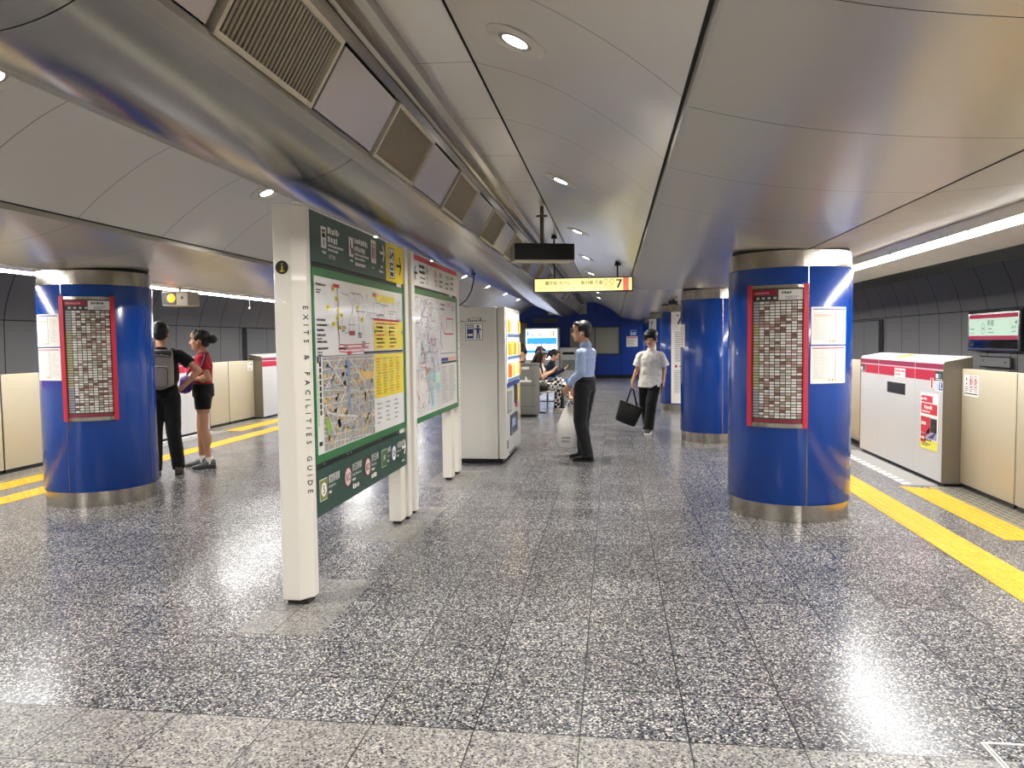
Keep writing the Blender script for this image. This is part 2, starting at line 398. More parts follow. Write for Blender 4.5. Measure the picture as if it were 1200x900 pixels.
# recessed doors in the tunnel walls
def niche(name, x, s, y0, y1, z0, z1):
    mb = MB(); mb.b2((x-s*.03, y0-.10, z0-.8), (x-s*.05, y1+.03, z1+.03), mat('niche_frame', '55555a', .6))
    n = 2
    for k in range(n):
        a = y0+(y1-y0)*k/n; b = y0+(y1-y0)*(k+1)/n
        mb.b2((x-s*.06, a+.01, z0-.8), (x-s*.10, b-.01, z1), mat('niche_grey', '9a9a96', .5, .2))
    return struct(mb, name)
niche('door_2', 6.6, 1, 19.6, 21.8, 1.1, 1.89); niche('door_3', -10.1, -1, 19.6, 22.0, 1.1, 1.93)
# small hatch frame and cover on the right tunnel wall
mb = MB(); S = plane((6.55, 14.45, .955), (0, -1, 0), (-1, 0, 0))
slab(mb, S, 0, 0, 1.02, .16, WALLG, 0, .03)
for a, b, c, d in ((-.02, -.02, 1.04, 0), (-.02, .16, 1.04, .18), (-.02, -.3, 0, .22), (1.02, -.3, 1.04, .22)): rect(mb, S, a, b, c, d, DARK, .02)
circ(mb, S, .12, .10, .018, DARK, .032); circ(mb, S, .88, .08, .018, DARK, .032)
tag(recentre(mb.build('access_cover')), 'grey screwed access cover on the right tunnel wall beneath the lit station sign', 'cover')
# ------------------------------------------------------------------ the duct along the middle
duct = thing('ventilation_duct', 'long curved steel ventilation duct with square louvres hung under the ceiling ridge', 'duct', (CX, 0, 2.37))
def sag(n=18):
    xl, xr, zr, s = -2.135, -1.375, 2.487, .115
    c = (xr-xl)/2; R = (c*c+s*s)/(2*s); cz = zr-s+R; a = math.asin(c/R)
    return [((xl+xr)/2+R*math.sin(-a+2*a*i/n), cz-R*math.cos(-a+2*a*i/n)) for i in range(n+1)]
mb = MB(); ys = [Y0]+[1.93+2.01*k for k in range(-3, 14)]+[Y1-.06]
ys = [y for y in ys if Y0 <= y <= Y1]
for a, b in zip(ys, ys[1:]): mb.prism(sag(), a+.003, b-.003, DUCT, closed=False, smooth=True)
mb.prism([(x, z+.006) for x, z in sag()], Y0, Y1-.06, DARK, closed=False)
mb.build('curved_underside', duct)
mb = MB()
for pr in ([(-1.375, 2.485), (-1.372, 2.478), (-1.318, 2.508), (-1.318, 2.518)], [(-2.135, 2.487), (-2.138, 2.478), (-2.19, 2.492), (-2.19, 2.53)]):
    mb.prism(pr+[(pr[-1][0], pr[-1][1]+.02), (pr[0][0], pr[0][1]+.02)], Y0, Y1-.06, RAILM)
mb.build('lower_rail', duct)
for s in (1, -1):
    mb = MB()
    def X(x): return x if s == 1 else 2*CX-x
    mb.prism([(X(-1.0), 2.975), (X(-1.0), 2.905), (X(-1.045), 2.898), (X(-1.05), 2.925), (X(-1.10), 2.925), (X(-1.105), 2.88), (X(-1.13), 2.875), (X(-1.13), 2.975)], Y0, Y1-.06, RAILM)
    mb.prism([(X(-1.128), 2.90), (X(-1.155), 2.822), (X(-1.175), 2.83), (X(-1.15), 2.91)], Y0, Y1-.06, DUCT)
    mb.build('upper_rail', duct)
    # the tilted face: louvres and blank plates in turn
    top = Vector((X(-1.155), 0, 2.815)); bot = Vector((X(-1.322), 0, 2.535)); V = (top-bot); H = V.length; V.normalize()
    N = Vector((s*.86, 0, -.515))
    mb = MB(); mb.prism([(X(-1.19), 2.83), (X(-1.36), 2.55), (X(-1.375), 2.55), (X(-1.205), 2.84)], Y0, Y1-.06, DARK); mb.build('face_backing', duct)
    for k in range(-4, 17):
        y = 2.40+1.68*k
        if y < Y0+.1 or y+1.68 > Y1: continue
        S = plane(bot+Vector((0, y, 0)), (0, 1, 0), N, V)
        if s == 1 or k in (-1, 0, 1, 2, 3, 4, 5, 6):
            mb = MB(); t = .022
            for a, b, c, d in ((0, 0, .82, t), (0, H-t, .82, H), (0, t, t, H-t), (.82-t, t, .82, H-t)): slab(mb, S, a, b, c, d, LFR, -.03, .014)
            mb.build('louver_frame', duct)
            mb = MB(); rect(mb, S, .02, .02, .80, H-.02, LOUVB, -.02)
            for q in range(26):
                u = .03+q*.0296; slab(mb, S, u, .02, u+.017, H-.02, LOUV, -.02, -.004)
            mb.build('louver', duct)
            mb = MB(); slab(mb, S, .86, .012, 1.64, H-.012, PLATE, -.03, .004); mb.build('blank_plate', duct)
mb = MB(); mb.b2((-2.5, Y1-.10, 2.5), (-1.0, Y1-.06, 2.9), DUCT); mb.build('end_cap', duct)
# ------------------------------------------------------------------ lamps
def strip_light(x, z, h, zc, name, label):
    t = thing(name, label, 'light', (x, 11, z-h))
    mb = MB(); mb.b2((x-h, Y0+.2, z-.008), (x+h, Y1-.2, z+.006), TUBE); mb.build('tube', t)
    w_ = h+.012; mb = MB(); mb.prism([(x-w_, z), (x-w_, zc-.012), (x+w_, zc-.006), (x+w_, z)], Y0+.2, Y1-.2, WHITE); mb.build('housing', t)
    y = 1.2
    while y < 20:
        mb = MB(); mb.b2((x-h-.014, y, z-.011), (x+h+.014, y+.025, z+.01), mat('clip', 'c4c4c0', .4)); mb.build('clip', t); y += 1.5
strip_light(2.58, 2.238, .085, 2.328, 'strip_light', 'long white strip light along the right platform edge above the gates')
strip_light(-5.98, 2.258, .085, 2.297, 'strip_light', 'long white strip light along the left platform edge above the gates')
def downlight(x, y, side, label):
    pr = vaultR if side > 0 else mir(vaultR)
    for (xa, za), (xb, zb) in zip(pr, pr[1:]):
        if xa <= x <= xb: z = za+(zb-za)*(x-xa)/(xb-xa); d = Vector((xb-xa, 0, zb-za)).normalized()
    N = Vector((d.z, 0, -d.x)); c = Vector((x, y, z))
    t = thing('downlight', label, 'light', c, 0, 'round downlights in the vaulted ceiling')
    mb = MB(); mb.cyl(c-N*.004, c+N*.008, .15, .146, DLW, 36); mb.disc(c+N*.0005, .1535, mat('downlight_edge', '5a5852', .5), N, 40, .147); mb.build('trim_plate', t)
    mb = MB(); mb.disc(c+N*.010, .082, mat('downlight_ring', '8f8c84', .4), N, 32, .061); mb.cyl(c+N*.0, c+N*.012, .086, .080, DLW, 32, caps=False); mb.build('bezel', t)
    mb = MB(); mb.disc(c+N*.0095, .060, LENS, N, 28); mb.build('lens', t)
    L = bpy.data.lights.new('downlight_lamp', 'AREA'); L.shape = 'DISK'; L.size = .13; L.energy = DOWN; L.color = (1., .95, .87); L.spread = 2.2
    lo = bpy.data.objects.new('downlight_lamp', L); COL.objects.link(lo); lo.location = N*.016; lo.parent = t
    lo.rotation_euler = (0, 0, 0)  # straight down
DOWN = 42.
names = ['behind the viewer', 'large and nearest, at the top of the picture', 'second along, halfway to the hanging sign', 'third along, above the black display', 'fourth along, beyond the hanging sign', 'fifth along the right vault', 'sixth along the right vault', 'seventh along the right vault', 'last before the blue wall on the right vault']
for k in range(-2, 9):
    y = .43+3.03*(k)
    lab = ['round ceiling downlight in the right vault, %s' % names[max(0, k)]][0]
    if k < 0: lab = 'round ceiling downlight in the right vault, overhead behind the viewer'
    downlight(-.43, y, 1, lab)
    downlight(2*CX+.43, y, -1, 'round ceiling downlight in the left vault %s' % ('seen between the duct and the white pylon' if k == 2 else 'hidden from view by the duct and signboards'))
# ------------------------------------------------------------------ columns
def make_column(x, y, label):
    t = thing('platform_column', label, 'column', (x, y, 0), 0, 'blue columns along the platform')
    r = .5
    def shell(mb, r0, z0, z1, m, a0=0, a1=2*PI, n=64, lip=0.):
        P = []
        prof = [(r0-lip, z0), (r0, z0+lip), (r0, z1-lip), (r0-lip, z1)] if lip else [(r0, z0), (r0, z1)]
        k = max(4, int(n*(a1-a0)/(2*PI)))
        vs = [(x+math.sin(a0+(a1-a0)*i/k)*q, y-math.cos(a0+(a1-a0)*i/k)*q, z) for i in range(k+1) for q, z in prof]
        L = len(prof)
        mb.add(vs, [(i*L+j, (i+1)*L+j, (i+1)*L+j+1, i*L+j+1) for i in range(k) for j in range(L-1)], m, True)
    for q in range(4):
        a = math.radians(4.5+90*q); g = .008
        mb = MB(); shell(mb, r, .145, 2.062, BLUE, a+g, a+PI/2-g, lip=.006); mb.build('enamel_panel', t)
    mb = MB()
    for q in range(4):
        a = math.radians(4.5+90*q)
        S = arc(x, y, r-.004, a); slab(mb, S, -.007, .145, .007, 2.062, STEEL, -.02, .002)
    mb.build('seam_strip', t)
    mb = MB(); shell(mb, .486, .0, .145, STEEL); mb.disc((x, y, .145), .5, DARK, n=64); mb.build('base_band', t)
    mb = MB(); shell(mb, .488, 2.062, 2.196, STEEL); shell(mb, .47, 2.196, 2.245, DARK); mb.disc((x, y, 2.0625), .5, DARK, n=64)
    mb.disc((x, y, 2.196), .488, STEEL, n=64); mb.build('top_band', t)
    return t
c0 = make_column(1.5, 6.73, 'nearest blue column on the right, with a red-railed timetable board and two paper notices')
for y, lab in ((11.4, 'second blue column on the right, just behind the nearest one'), (16.25, 'third blue column on the right, bearing the tall white panel with a 7'),
               (21.1, 'fourth blue column on the right, behind the head of the man in the white T-shirt'), (25.9, 'last blue column on the right, close to the blue end wall')):
    dup(c0, (1.5, y, 0), lab)
dup(c0, (-5.0, 6.76, 0), 'blue column on the left, with a red-railed timetable board, beside the couple', math.radians(-2))
for y in (12.0, 16.6, 21.3): dup(c0, (-5.0, y, 0), 'blue column on the left side behind the signboards, %s' % ('second along' if y < 13 else 'third along' if y < 18 else 'fourth along'), math.radians(-22))

def timetable(cx, cy, a0, wd, z0, z1, label):
    S = arc(cx, cy, .503, a0, z0); H = z1-z0; n = 10
    p = S(wd/2, 0); t = thing('timetable_board', label, 'timetable', (p.x, p.y, z0))
    mb = MB(); e = .035
    slab(mb, S, 0, .0, e, H, PRED, 0, .026, 2); mb.build('side_rail', t); mb = MB(); slab(mb, S, wd-e, .0, wd, H, PRED, 0, .026, 2); mb.build('side_rail', t)
    mb = MB(); slab(mb, S, e, .0, wd-e, .035, STEEL, 0, .02, n); mb.build('end_rail', t); mb = MB(); slab(mb, S, e, H-.03, wd-e, H-.005, STEEL, 0, .02, n); mb.build('end_rail', t)
    mb = MB(); slab(mb, S, e, .035, wd-e, H-.03, mat('board_dark', '4a403c', .6), 0, .010, n)
    w = .012; x0 = e+.008; x1 = wd-e-.004
    top = H-.035
    rect(mb, S, x0, top-.052, x0+(x1-x0)*.50, top-.008, MAROON, w, 5)
    rect(mb, S, x0, top-.09, x0+(x1-x0)*.50, top-.055, CHAR, w, 5)
    for k in range(4): rect(mb, S, x0+.03+.045*k, top-.082, x0+.055+.045*k, top-.064, mat('cell_grey', 'b9b7b0', .5), w+.001)
    scribble(mb, S, x0+.01, top-.04, (x1-x0)*.44, .018, mat('cell_pink', 'd98a8c', .5), 1, w+.001)
    rect(mb, S, x0+(x1-x0)*.53, top-.09, x1, top-.008, mat('cell_plate', 'd9d8d6', .5), w, 5)
    scribble(mb, S, x0+(x1-x0)*.60, top-.042, (x1-x0)*.28, .022, INK, 1, w+.001); scribble(mb, S, x0+(x1-x0)*.66, top-.068, (x1-x0)*.26, .009, PINK, 2, w+.001)
    rect(mb, S, x0, .04, x1, .062, MAROON, w, 6)
    rows = 41; y1 = top-.10; y0 = .072; rh = (y1-y0)/rows
    cells = [mat('cell_white', 'e2e2dc', .5)]*4+[ mat('cell_tan', 'a3917c', .5), mat('cell_brown', '7c5550', .5), mat('cell_pale', 'c2beb0', .5), mat('cell_pale'), mat('cell_rose', 'b08a86', .5)]
    side = [mat('cell_bluegrey', '8f9aa3', .5), mat('cell_olive', 'a4a878', .5), mat('cell_grey')]
    edges = [x0, x0+.055]+[x0+.055+(x1-x0-.055)*i/8 for i in range(1, 9)]
    for i in range(rows):
        y = y1-(i+1)*rh
        for k in range(9):
            m = side[0 if i < 8 or i > 30 else (1 if rnd.random() < .8 else 2)] if k == 0 else rnd.choice(cells)
            rect(mb, S, edges[k]+.003, y+rh*.27, edges[k+1]-.003, y+rh*.97, m, w)
    mb.build('timetable_sheet', t)
timetable(1.5, 6.73, math.radians(-49.5), .466, .775, 1.925, 'tall timetable board between red rails on the nearest right column')
timetable(-5.0, 6.76, math.radians(2.5), .445, .81, 1.955, 'tall timetable board between red rails on the left column')
def notice(cx, cy, a0, wd, z0, z1, col, label):
    S = arc(cx, cy, .502, a0, z0); H = z1-z0; mb = MB()
    slab(mb, S, 0, 0, wd, H, PAPER, 0, .003, 6); w = .004
    rect(mb, S, .012, H-.022, wd-.012, H-.014, PRED if col else PBLUE, w, 5)
    u = wd*.62; rect(mb, S, u, .02, u+.004, H-.03, PRED if col else INK, w)
    for k in range(int(H/.014)-3):
        y = H-.05-.014*k
        if y < .03: break
        scribble(mb, S, .02, y, wd*.55, .006, mat('print_faint', 'c3beb4', .6), 1, w); scribble(mb, S, u+.012, y, wd*.3, .006, mat('print_faint'), 1, w)
    if not col: rect(mb, S, .02, H-.075, u-.01, H-.06, mat('print_peach', 'e6cdb4', .6), w, 3)
    for k, c in enumerate(('e0a030', 'd06a30', 'e8c85a')): rect(mb, S, u-.06+.03*k, .022, u-.045+.03*k, .035, mat('print_'+c, c, .6), w)
    tag(recentre(mb.build('paper_notice')), label, 'notice')
notice(1.5, 6.73, math.radians(6.8), .345, 1.44, 1.74, 0, 'upper paper notice with a blue heading on the nearest right column')
notice(1.5, 6.73, math.radians(6.6), .345, 1.13, 1.43, 1, 'lower paper notice with a red heading on the nearest right column')
notice(-5.0, 6.76, math.radians(-38.5), .335, 1.495, 1.795, 0, 'upper paper notice with a blue heading on the left column')
notice(-5.0, 6.76, math.radians(-38.3), .335, 1.185, 1.485, 1, 'lower paper notice with a red heading on the left column')
def seven(cy, a0, wd, z0, z1, label):
    S = arc(1.5, cy, .503, a0, z0); H = z1-z0; mb = MB(); slab(mb, S, 0, 0, wd, H, WHITE, 0, .012, 5); w = .014
    text(mb, S, '7', wd*.28, H-.26, .2, INK, w, bold=.04)
    if H > 1:
        rect(mb, S, wd*.74, H-.98, wd*.80, H-.36, PRED, w)
        for k in range(15):
            y = H-.42-.042*k; circ(mb, S, wd*.77, y, .012, WHITE, w+.001, n=8); scribble(mb, S, wd*.2, y-.012, wd*.45, .022, PINK, 1, w)
        circ(mb, S, wd*.25, H-1.12, .028, PRED, w, n=10); scribble(mb, S, wd*.4, H-1.13, wd*.3, .02, INK, 1, w)
        for k in range(16): scribble(mb, S, wd*.15, H-1.22-.03*k, wd*.6, .014, PINK, 1, w)
    tag(recentre(mb.build('platform_panel')), label, 'sign')
seven(16.25, math.radians(-36), .42, .17, 2.055, 'tall white panel with a black 7 and a station list on the third right column')
seven(21.1, math.radians(-80), .34, 1.05, 2.05, 'white panel with a black 7 above the white T-shirt man, on the fourth right column')
S = arc(1.5, 11.4, .503, math.radians(-88), 1.38); mb = MB(); slab(mb, S, 0, 0, .2, .33, PAPER, 0, .004, 3)
for k in range(9): scribble(mb, S, .03, .27-.03*k, .14, .014, PINK, 1, .005)
tag(recentre(mb.build('paper_notice')), 'small white notice on the left edge of the second right column', 'notice')
# ------------------------------------------------------------------ platform edge
def tactile(x0, x1, y0, y1, label, bumps_to, slant=0.):
    mb = MB(); mb.add([(x0, y0, .004), (x1, y0, .004), (x1, y1-slant, .004), (x0, y1, .004)], [(0, 1, 2, 3)], TAC)
    for a, b in (((x0, y0), (x1, y0)), ((x1, y0), (x1, y1)), ((x0, y1), (x0, y0))): mb.quad((*a, -.01), (*b, -.01), (*b, .004), (*a, .004), TAC)
    n = max(4, round((x1-x0)/.052)); p = (x1-x0)/n
    y = y0+p/2
    while y < min(y1-slant*.5, bumps_to):
        for i in range(n):
            cx = x0+p*(i+.5); V = []
            for r, z in ((.018, .004), (.010, .0115)): V += [(cx+math.cos(PI/3*k)*r, y+math.sin(PI/3*k)*r, z) for k in range(6)]
            mb.add(V, [(k, (k+1) % 6, 6+(k+1) % 6, 6+k) for k in range(6)]+[(6, 7, 8, 9, 10, 11)], TAC, True)
        y += p
    y = math.ceil(y0/.3)*.3
    while y < min(y1, 16): mb.quad((x0, y, .0045), (x1, y, .0045), (x1, y+.005, .0045), (x0, y+.005, .0045), mat('tactile_joint', 'a8860f', .6)); y += .3
    tag(recentre(mb.build('tactile_paving')), label, 'tactile paving')
tactile(2.275, 2.56, 0, Y1-.1, 'long inner yellow tactile strip along the right platform side', 15)
tactile(-6.05, -5.77, 0, Y1-.1, 'long inner yellow tactile strip along the left platform side', 15)
for y0, y1, lab in ((5.85, 7.9, 'yellow tactile pad before the nearest gate doors on the right'), (10.45, 12.45, 'yellow tactile pad before the second gate doors on the right, behind the column')):
    tactile(2.84, 3.12, y0, y1, lab, 12, .18)
for y0, y1, lab in ((6.9, 8.95, 'yellow tactile pad before the gate doors left of the left column'), (12.2, 14.25, 'yellow tactile pad before the gate doors beyond the woman in red')):
    tactile(-6.66, -6.36, y0, y1, lab, 15)
def sill(x0, x1, y0, y1, label):
    mb = MB(); mb.b2((x0, y0, -.01), (x1, y1, .003), mat('sill_metal', 'a8a498', .4, .7))
    n = 5
    for i in range(n):
        y = y0+(.06 if i % 2 else 0)
        while y < y1-.1: mb.quad(*[(a, b, .0036) for a, b in ((x0+.04+.055*i, y), (x0+.054+.055*i, y), (x0+.054+.055*i, y+.10), (x0+.04+.055*i, y+.10))], BLACK); y += .125
    tag(recentre(mb.build('door_sill')), label, 'sill')
sill(3.13, 3.45, 5.85, 7.88, 'slotted metal sill beneath the nearest gate doors on the right')
sill(-7.1, -6.75, 6.9, 8.95, 'slotted metal sill beneath the gate doors left of the left column')
sill(-7.1, -6.75, 12.25, 14.2, 'slotted metal sill beneath the gate doors beyond the woman in red')
def dashes(x0, x1, y0, y1, label):
    mb = MB(); mb.b2((x0, y0, -.01), (x1, y1, .002), mat('edge_plate', '8d8a86', .5))
    y = y0+.05
    while y < y1-.1: mb.quad(*[(a, b, .003) for a, b in ((x0+.01, y), (x0+.10, y+.03), (x0+.10, y+.12), (x0+.01, y+.09))], WHITE); y += .17
    tag(recentre(mb.build('edge_marking')), label, 'floor marking')
dashes(2.90, 3.22, 7.95, 10.4, 'white dashed edge marking in front of the near right gate case')
dashes(-6.93, -6.6, 9.0, 12.15, 'white dashed edge marking in front of the left gate case behind the couple')
# ------------------------------------------------------------------ platform gates
def gate_case(x, s, y0, y1, label, detail=0):
    # s = +1: track on the +x side
    t = thing('gate_case', label, 'platform gate', (x+s*.12, (y0+y1)/2, 0))
    S = plane((x, y1 if s > 0 else y0, 0), (0, -s, 0), (-s, 0, 0)); L = y1-y0
    def P(d, z): return (x+s*d, z)
    mb = MB(); mb.prism([P(0, .035), P(0, 1.222), P(.012, 1.235), P(.255, 1.282), P(.255, .035)], y0+.014, y1-.014, GATEW); mb.build('body', t)
    for a, b in ((y0, y0+.014), (y1-.014, y1)):
        mb = MB(); mb.prism([P(-.004, .03), P(-.004, 1.225), P(.01, 1.24), P(.262, 1.288), P(.262, .03)], a, b, GATEE); mb.build('end_plate', t)
    mb = MB(); mb.prism([P(.002, 1.236), P(.002, 1.245), P(.262, 1.292), P(.262, 1.283)], y0+.014, y1-.014, GATETOP); mb.build('top_cover', t)
    mb = MB(); mb.b2((min(x+s*.03, x+s*.24), y0+.02, 0), (max(x+s*.03, x+s*.24), y1-.02, .036), BLACK); mb.build('plinth', t)
    mb = MB(); slab(mb, S, .014, 1.163, L-.014, 1.218, MAROON, 0, .002); slab(mb, S, .014, 1.041, L-.014, 1.150, RED, 0, .002)
    for u in (.68, L-.72): rect(mb, S, u, 1.03, u+.008, 1.222, WHITE, .003); rect(mb, S, u, .04, u+.004, 1.04, mat('joint_line', 'a9a6a2', .5), .0012)
    mb.build('red_band', t)
    if detail:
        mb = MB(); slab(mb, S, L-1.54, .842, L-.99, .968, BLACK, 0, .003); rect(mb, S, L-1.35, .86, L-1.2, .95, CHAR, .0035); rect(mb, S, L-1.15, .86, L-1.03, .94, CHAR, .0035); mb.build('sensor_window', t)
    return t
g1 = gate_case(3.24, 1, 7.9, 10.42, 'white platform gate case with red band and warning poster, right of the nearest column', 1)
gate_case(3.24, 1, 12.45, 15.0, 'second white gate case along the right edge, hidden behind the second column'); gate_case(3.24, 1, 17.0, 19.5, 'third white gate case along the right edge, hidden behind the third column')
gate_case(-6.95, -1, 8.95, 12.2, 'white platform gate case behind the couple on the left', 0)
gate_case(-6.95, -1, 14.2, 17.3, 'white platform gate case seen just left of the white pylon', 0)
gate_case(3.24, 1, 3.3, 5.85, 'white platform gate case on the right outside the picture'); gate_case(-6.95, -1, 3.5, 6.9, 'white platform gate case on the left outside the picture')
def sticker(S, u, v, w, h, fn, label, name='sticker', cat='sticker'):
    mb = MB(); S2 = lambda a, b, c=0.: S(u+a, v+b, c)
    slab(mb, S2, 0, 0, w, h, PAPER, .002, .0035); fn(mb, S2, w, h); tag(recentre(mb.build(name)), label, cat)
SR = plane((3.24, 10.42, 0), (0, -1, 0), (-1, 0, 0)); q = .0045
def warn(mb, S, w, h):
    rect(mb, S, 0, 0, w, .10, mat('print_lemon', 'e6e25a', .5), q); rect(mb, S, .02, h-.10, w*.7, h-.03, PRED, q); rect(mb, S, .02, h-.22, w-.02, h-.11, PRED, q)
    scribble(mb, S, .03, h-.08, w*.5, .03, WHITE, 1, q+.001); scribble(mb, S, .10, h-.17, w*.6, .04, WHITE, 1, q+.001); scribble(mb, S, .05, h-.205, w*.7, .02, WHITE, 1, q+.001)
    rect(mb, S, .02, .11, w-.02, h-.25, mat('poster_lilac', 'a9a4c8', .5), q); rect(mb, S, .02, h-.42, w*.58, h-.25, PRED, q+.001); rect(mb, S, w*.6, h-.40, w-.02, h-.26, CHAR, q+.001)
    rect(mb, S, .02, h-.52, w*.35, h-.43, PRED, q+.001); scribble(mb, S, .04, h-.34, w*.45, .04, WHITE, 1, q+.002); scribble(mb, S, .03, h-.49, w*.25, .03, WHITE, 1, q+.002)
    mb.quad(S(w*.45, .12, q+.001), S(w*.75, .12, q+.001), S(w-.03, .28, q+.001), S(w-.03, .2, q+.001), mat('poster_navy', '3a3a7a', .5))
    mb.quad(S(w*.3, .14, q+.001), S(w*.45, .14, q+.001), S(w*.6, .22, q+.001), S(w*.5, .22, q+.001), mat('poster_brown', 'a06a5a', .5))
    scribble(mb, S, .02, .085, w-.06, .025, INK, 1, q+.001); scribble(mb, S, .06, .05, w*.5, .012, INK, 2, q+.001)
sticker(SR, 10.42-8.45, .325, .435, .585, warn, 'tall safety poster with red panels and lilac photo on the near right gate case', 'safety_poster', 'poster')
sticker(SR, 10.42-9.21, 1.035, .32, .10, lambda mb, S, w, h: (scribble(mb, S, .02, .058, w-.04, .028, PRED, 1, q), scribble(mb, S, .03, .02, w-.08, .022, PRED, 1, q)), 'white sticker with red print centred on the red band of the near right gate case')
def numsign(mb, S, w, h):
    rect(mb, S, 0, 0, w, h, mat('print_bottle', '123c33', .5), q); rect(mb, S, w*.1, h*.25, w*.4, h*.7, WHITE, q+.001); text(mb, S, '1', w*.62, h*.3, h*.45, WHITE, q+.001, 'c'); rect(mb, S, w*.1, h*.08, w*.9, h*.15, WHITE, q+.001)
sticker(SR, 10.42-8.10, 1.05, .19, .095, numsign, 'dark green door number sticker at the near end of the right gate case')
sticker(SR, .015, 1.045, .18, .095, numsign, 'dark green door number sticker at the far end of the right gate case')
def prio(mb, S, w, h):
    rect(mb, S, .01, .01, w*.45, h-.01, mat('print_skyb', 'bcd0ea', .5), q); rect(mb, S, w*.5, .01, w-.01, h-.01, PBLUE, q); circ(mb, S, w*.72, h*.72, .014, WHITE, q+.001, n=10); rect(mb, S, w*.66, h*.25, w*.76, h*.62, WHITE, q+.001); rect(mb, S, w*.72, h*.25, w*.9, h*.35, WHITE, q+.001)
sticker(SR, 10.42-8.10, .945, .19, .10, prio, 'blue and white wheelchair seat sticker on the near right gate case')
def redic(mb, S, w, h):
    for k in range(3): circ(mb, S, w/2, h*(.2+.3*k), w*.3, PRED, q, n=12); rect(mb, S, w*.4, h*(.17+.3*k), w*.6, h*(.23+.3*k), INK, q+.001)
sticker(SR, 10.42-8.215, .965, .075, .105, redic, 'narrow sticker of three red prohibition dots on the near right gate case')
mb = MB()
tp = plane((3.27, 9.5, 1.2535), (0, -1, 0), (-.17, 0, .98), (.98, 0, .17))
for dx, l in ((0, .5), (.07, .42)): rect(mb, tp, .1+dx, .03+dx, .1+dx+l*.5, .10+dx, YEL, .002)
scribble(mb, tp, .2, .13, .2, .02, INK, 1, .003)
tag(recentre(mb.build('sticker')), 'yellow sticker lying on the top of the near right gate case', 'sticker')
def gate_doors(x, s, y0, y1, labels, grp=None):
    ym = (y0+y1)/2
    for (a, b), lab in zip(((y0+.01, ym-.012), (ym+.012, y1-.01)), labels):
        t = thing('gate_door', lab, 'platform gate', (x+s*.03, (a+b)/2, 0))
        mb = MB(); mb.b2((min(x, x+s*.06), a, .045), (max(x, x+s*.06), b, 1.175), BEIGE, .006); mb.build('panel', t)
        mb = MB(); e = ym; mb.b2((min(x+s*.01, x+s*.05), (b if b < ym else a)-.006, .05), (max(x+s*.01, x+s*.05), (b if b < ym else a)+.006, 1.165), BLACK); mb.build('rubber_edge', t)
        mb = MB(); mb.b2((min(x+s*.015, x+s*.055), a+.01, 0), (max(x+s*.015, x+s*.055), b-.01, .046), BLACK); mb.build('guide_rail', t)
gate_doors(3.40, 1, 5.86, 7.9, ('beige gate door at the right edge of the picture', 'beige gate door with a white warning sticker, beside the near right gate case'))
gate_doors(3.40, 1, 10.42, 12.45, ('beige gate door just beyond the near right gate case', 'beige gate door hidden behind the nearest right column'))
gate_doors(3.40, 1, 15.0, 17.0, ('nearer beige gate door of the opening hidden behind the second right column', 'farther beige gate door of the opening hidden behind the third right column'))
gate_doors(-7.12, -1, 6.9, 8.95, ('beige gate door at the left edge of the picture', 'beige gate door between the left edge and the left column'))
gate_doors(-7.12, -1, 12.2, 14.2, ('beige gate door behind the woman in the red T-shirt', 'beige gate door with a white sticker, left of the white pylon'))
gate_doors(-7.12, -1, 17.3, 19.3, ('nearer beige gate door of the left opening hidden behind the signboards', 'farther beige gate door of the left opening hidden behind the signboards'))
SD = plane((3.40, 8.05-.16, 0), (0, -1, 0), (-1, 0, 0))
def three(mb, S, w, h):
    for k in range(3):
        u = w*(.2+.3*k)
        if k: circ(mb, S, u, h*.80, w*.12, PRED, q, w*.09, 14); circ(mb, S, u, h*.60, w*.12, PRED, q, w*.09, 14)
        rect(mb, S, u-.012, h*.72, u+.008, h*.86, INK, q); rect(mb, S, u-.014, h*.54, u+.012, h*.64, PINK, q); scribble(mb, S, u-.03, h*.40, w*.24, .012, PINK, 3, q)
    rect(mb, S, .02, .02, w-.02, .03, INK, q)
sticker(SD, .05, .915, .30, .205, three, 'white sticker of three warning signs on the beige door beside the near right gate case')
SL = plane((-7.12, 14.0, 0), (0, 1, 0), (1, 0, 0))
def small(mb, S, w, h):
    scribble(mb, S, .02, h*.7, w*.4, .03, PINK, 1, q); circ(mb, S, w*.7, h*.75, .022, INK, q, n=10); scribble(mb, S, .02, h*.3, w*.7, .015, PINK, 3, q)
sticker(SL, -.06, .97, .2, .17, small, 'small white sticker on the beige left gate door, next to the white pylon')
# ------------------------------------------------------------------ exit guide boards
PB = -1.72
def pylon(name, parent, x0, x1, y0, y1, z1=2.28, cham=None, vert=None, flip=False):
    mb = MB(); zb = .028
    if cham:
        P = [(x0+.012, y0), (x1-cham[0], y0), (x1, y0+cham[1]), (x1, y1), (x0, y1), (x0, y0+.012)]
    else: P = [(x0, y0), (x1, y0), (x1, y1), (x0, y1)]
    bm = bmesh.new(); vs = [bm.verts.new((*p, zb)) for p in P]; f = bm.faces.new(vs[::-1])
    r = bmesh.ops.extrude_face_region(bm, geom=[f]); bmesh.ops.translate(bm, vec=(0, 0, z1-zb), verts=[v for v in r['geom'] if isinstance(v, bmesh.types.BMVert)])
    bmesh.ops.recalc_face_normals(bm, faces=bm.faces[:])
    bmesh.ops.bevel(bm, geom=bm.edges[:], offset=.008, segments=3, affect='EDGES', profile=.5)
    mb.bm(bm, PYL, None, False); bm.free()
    o = mb.build(name, parent)
    mb = MB(); mb.b2((x0+.025, y0+.025, 0), (x1-.02, y1-.015, zb+.003), PFOOT); mb.build('foot', o)
    return o
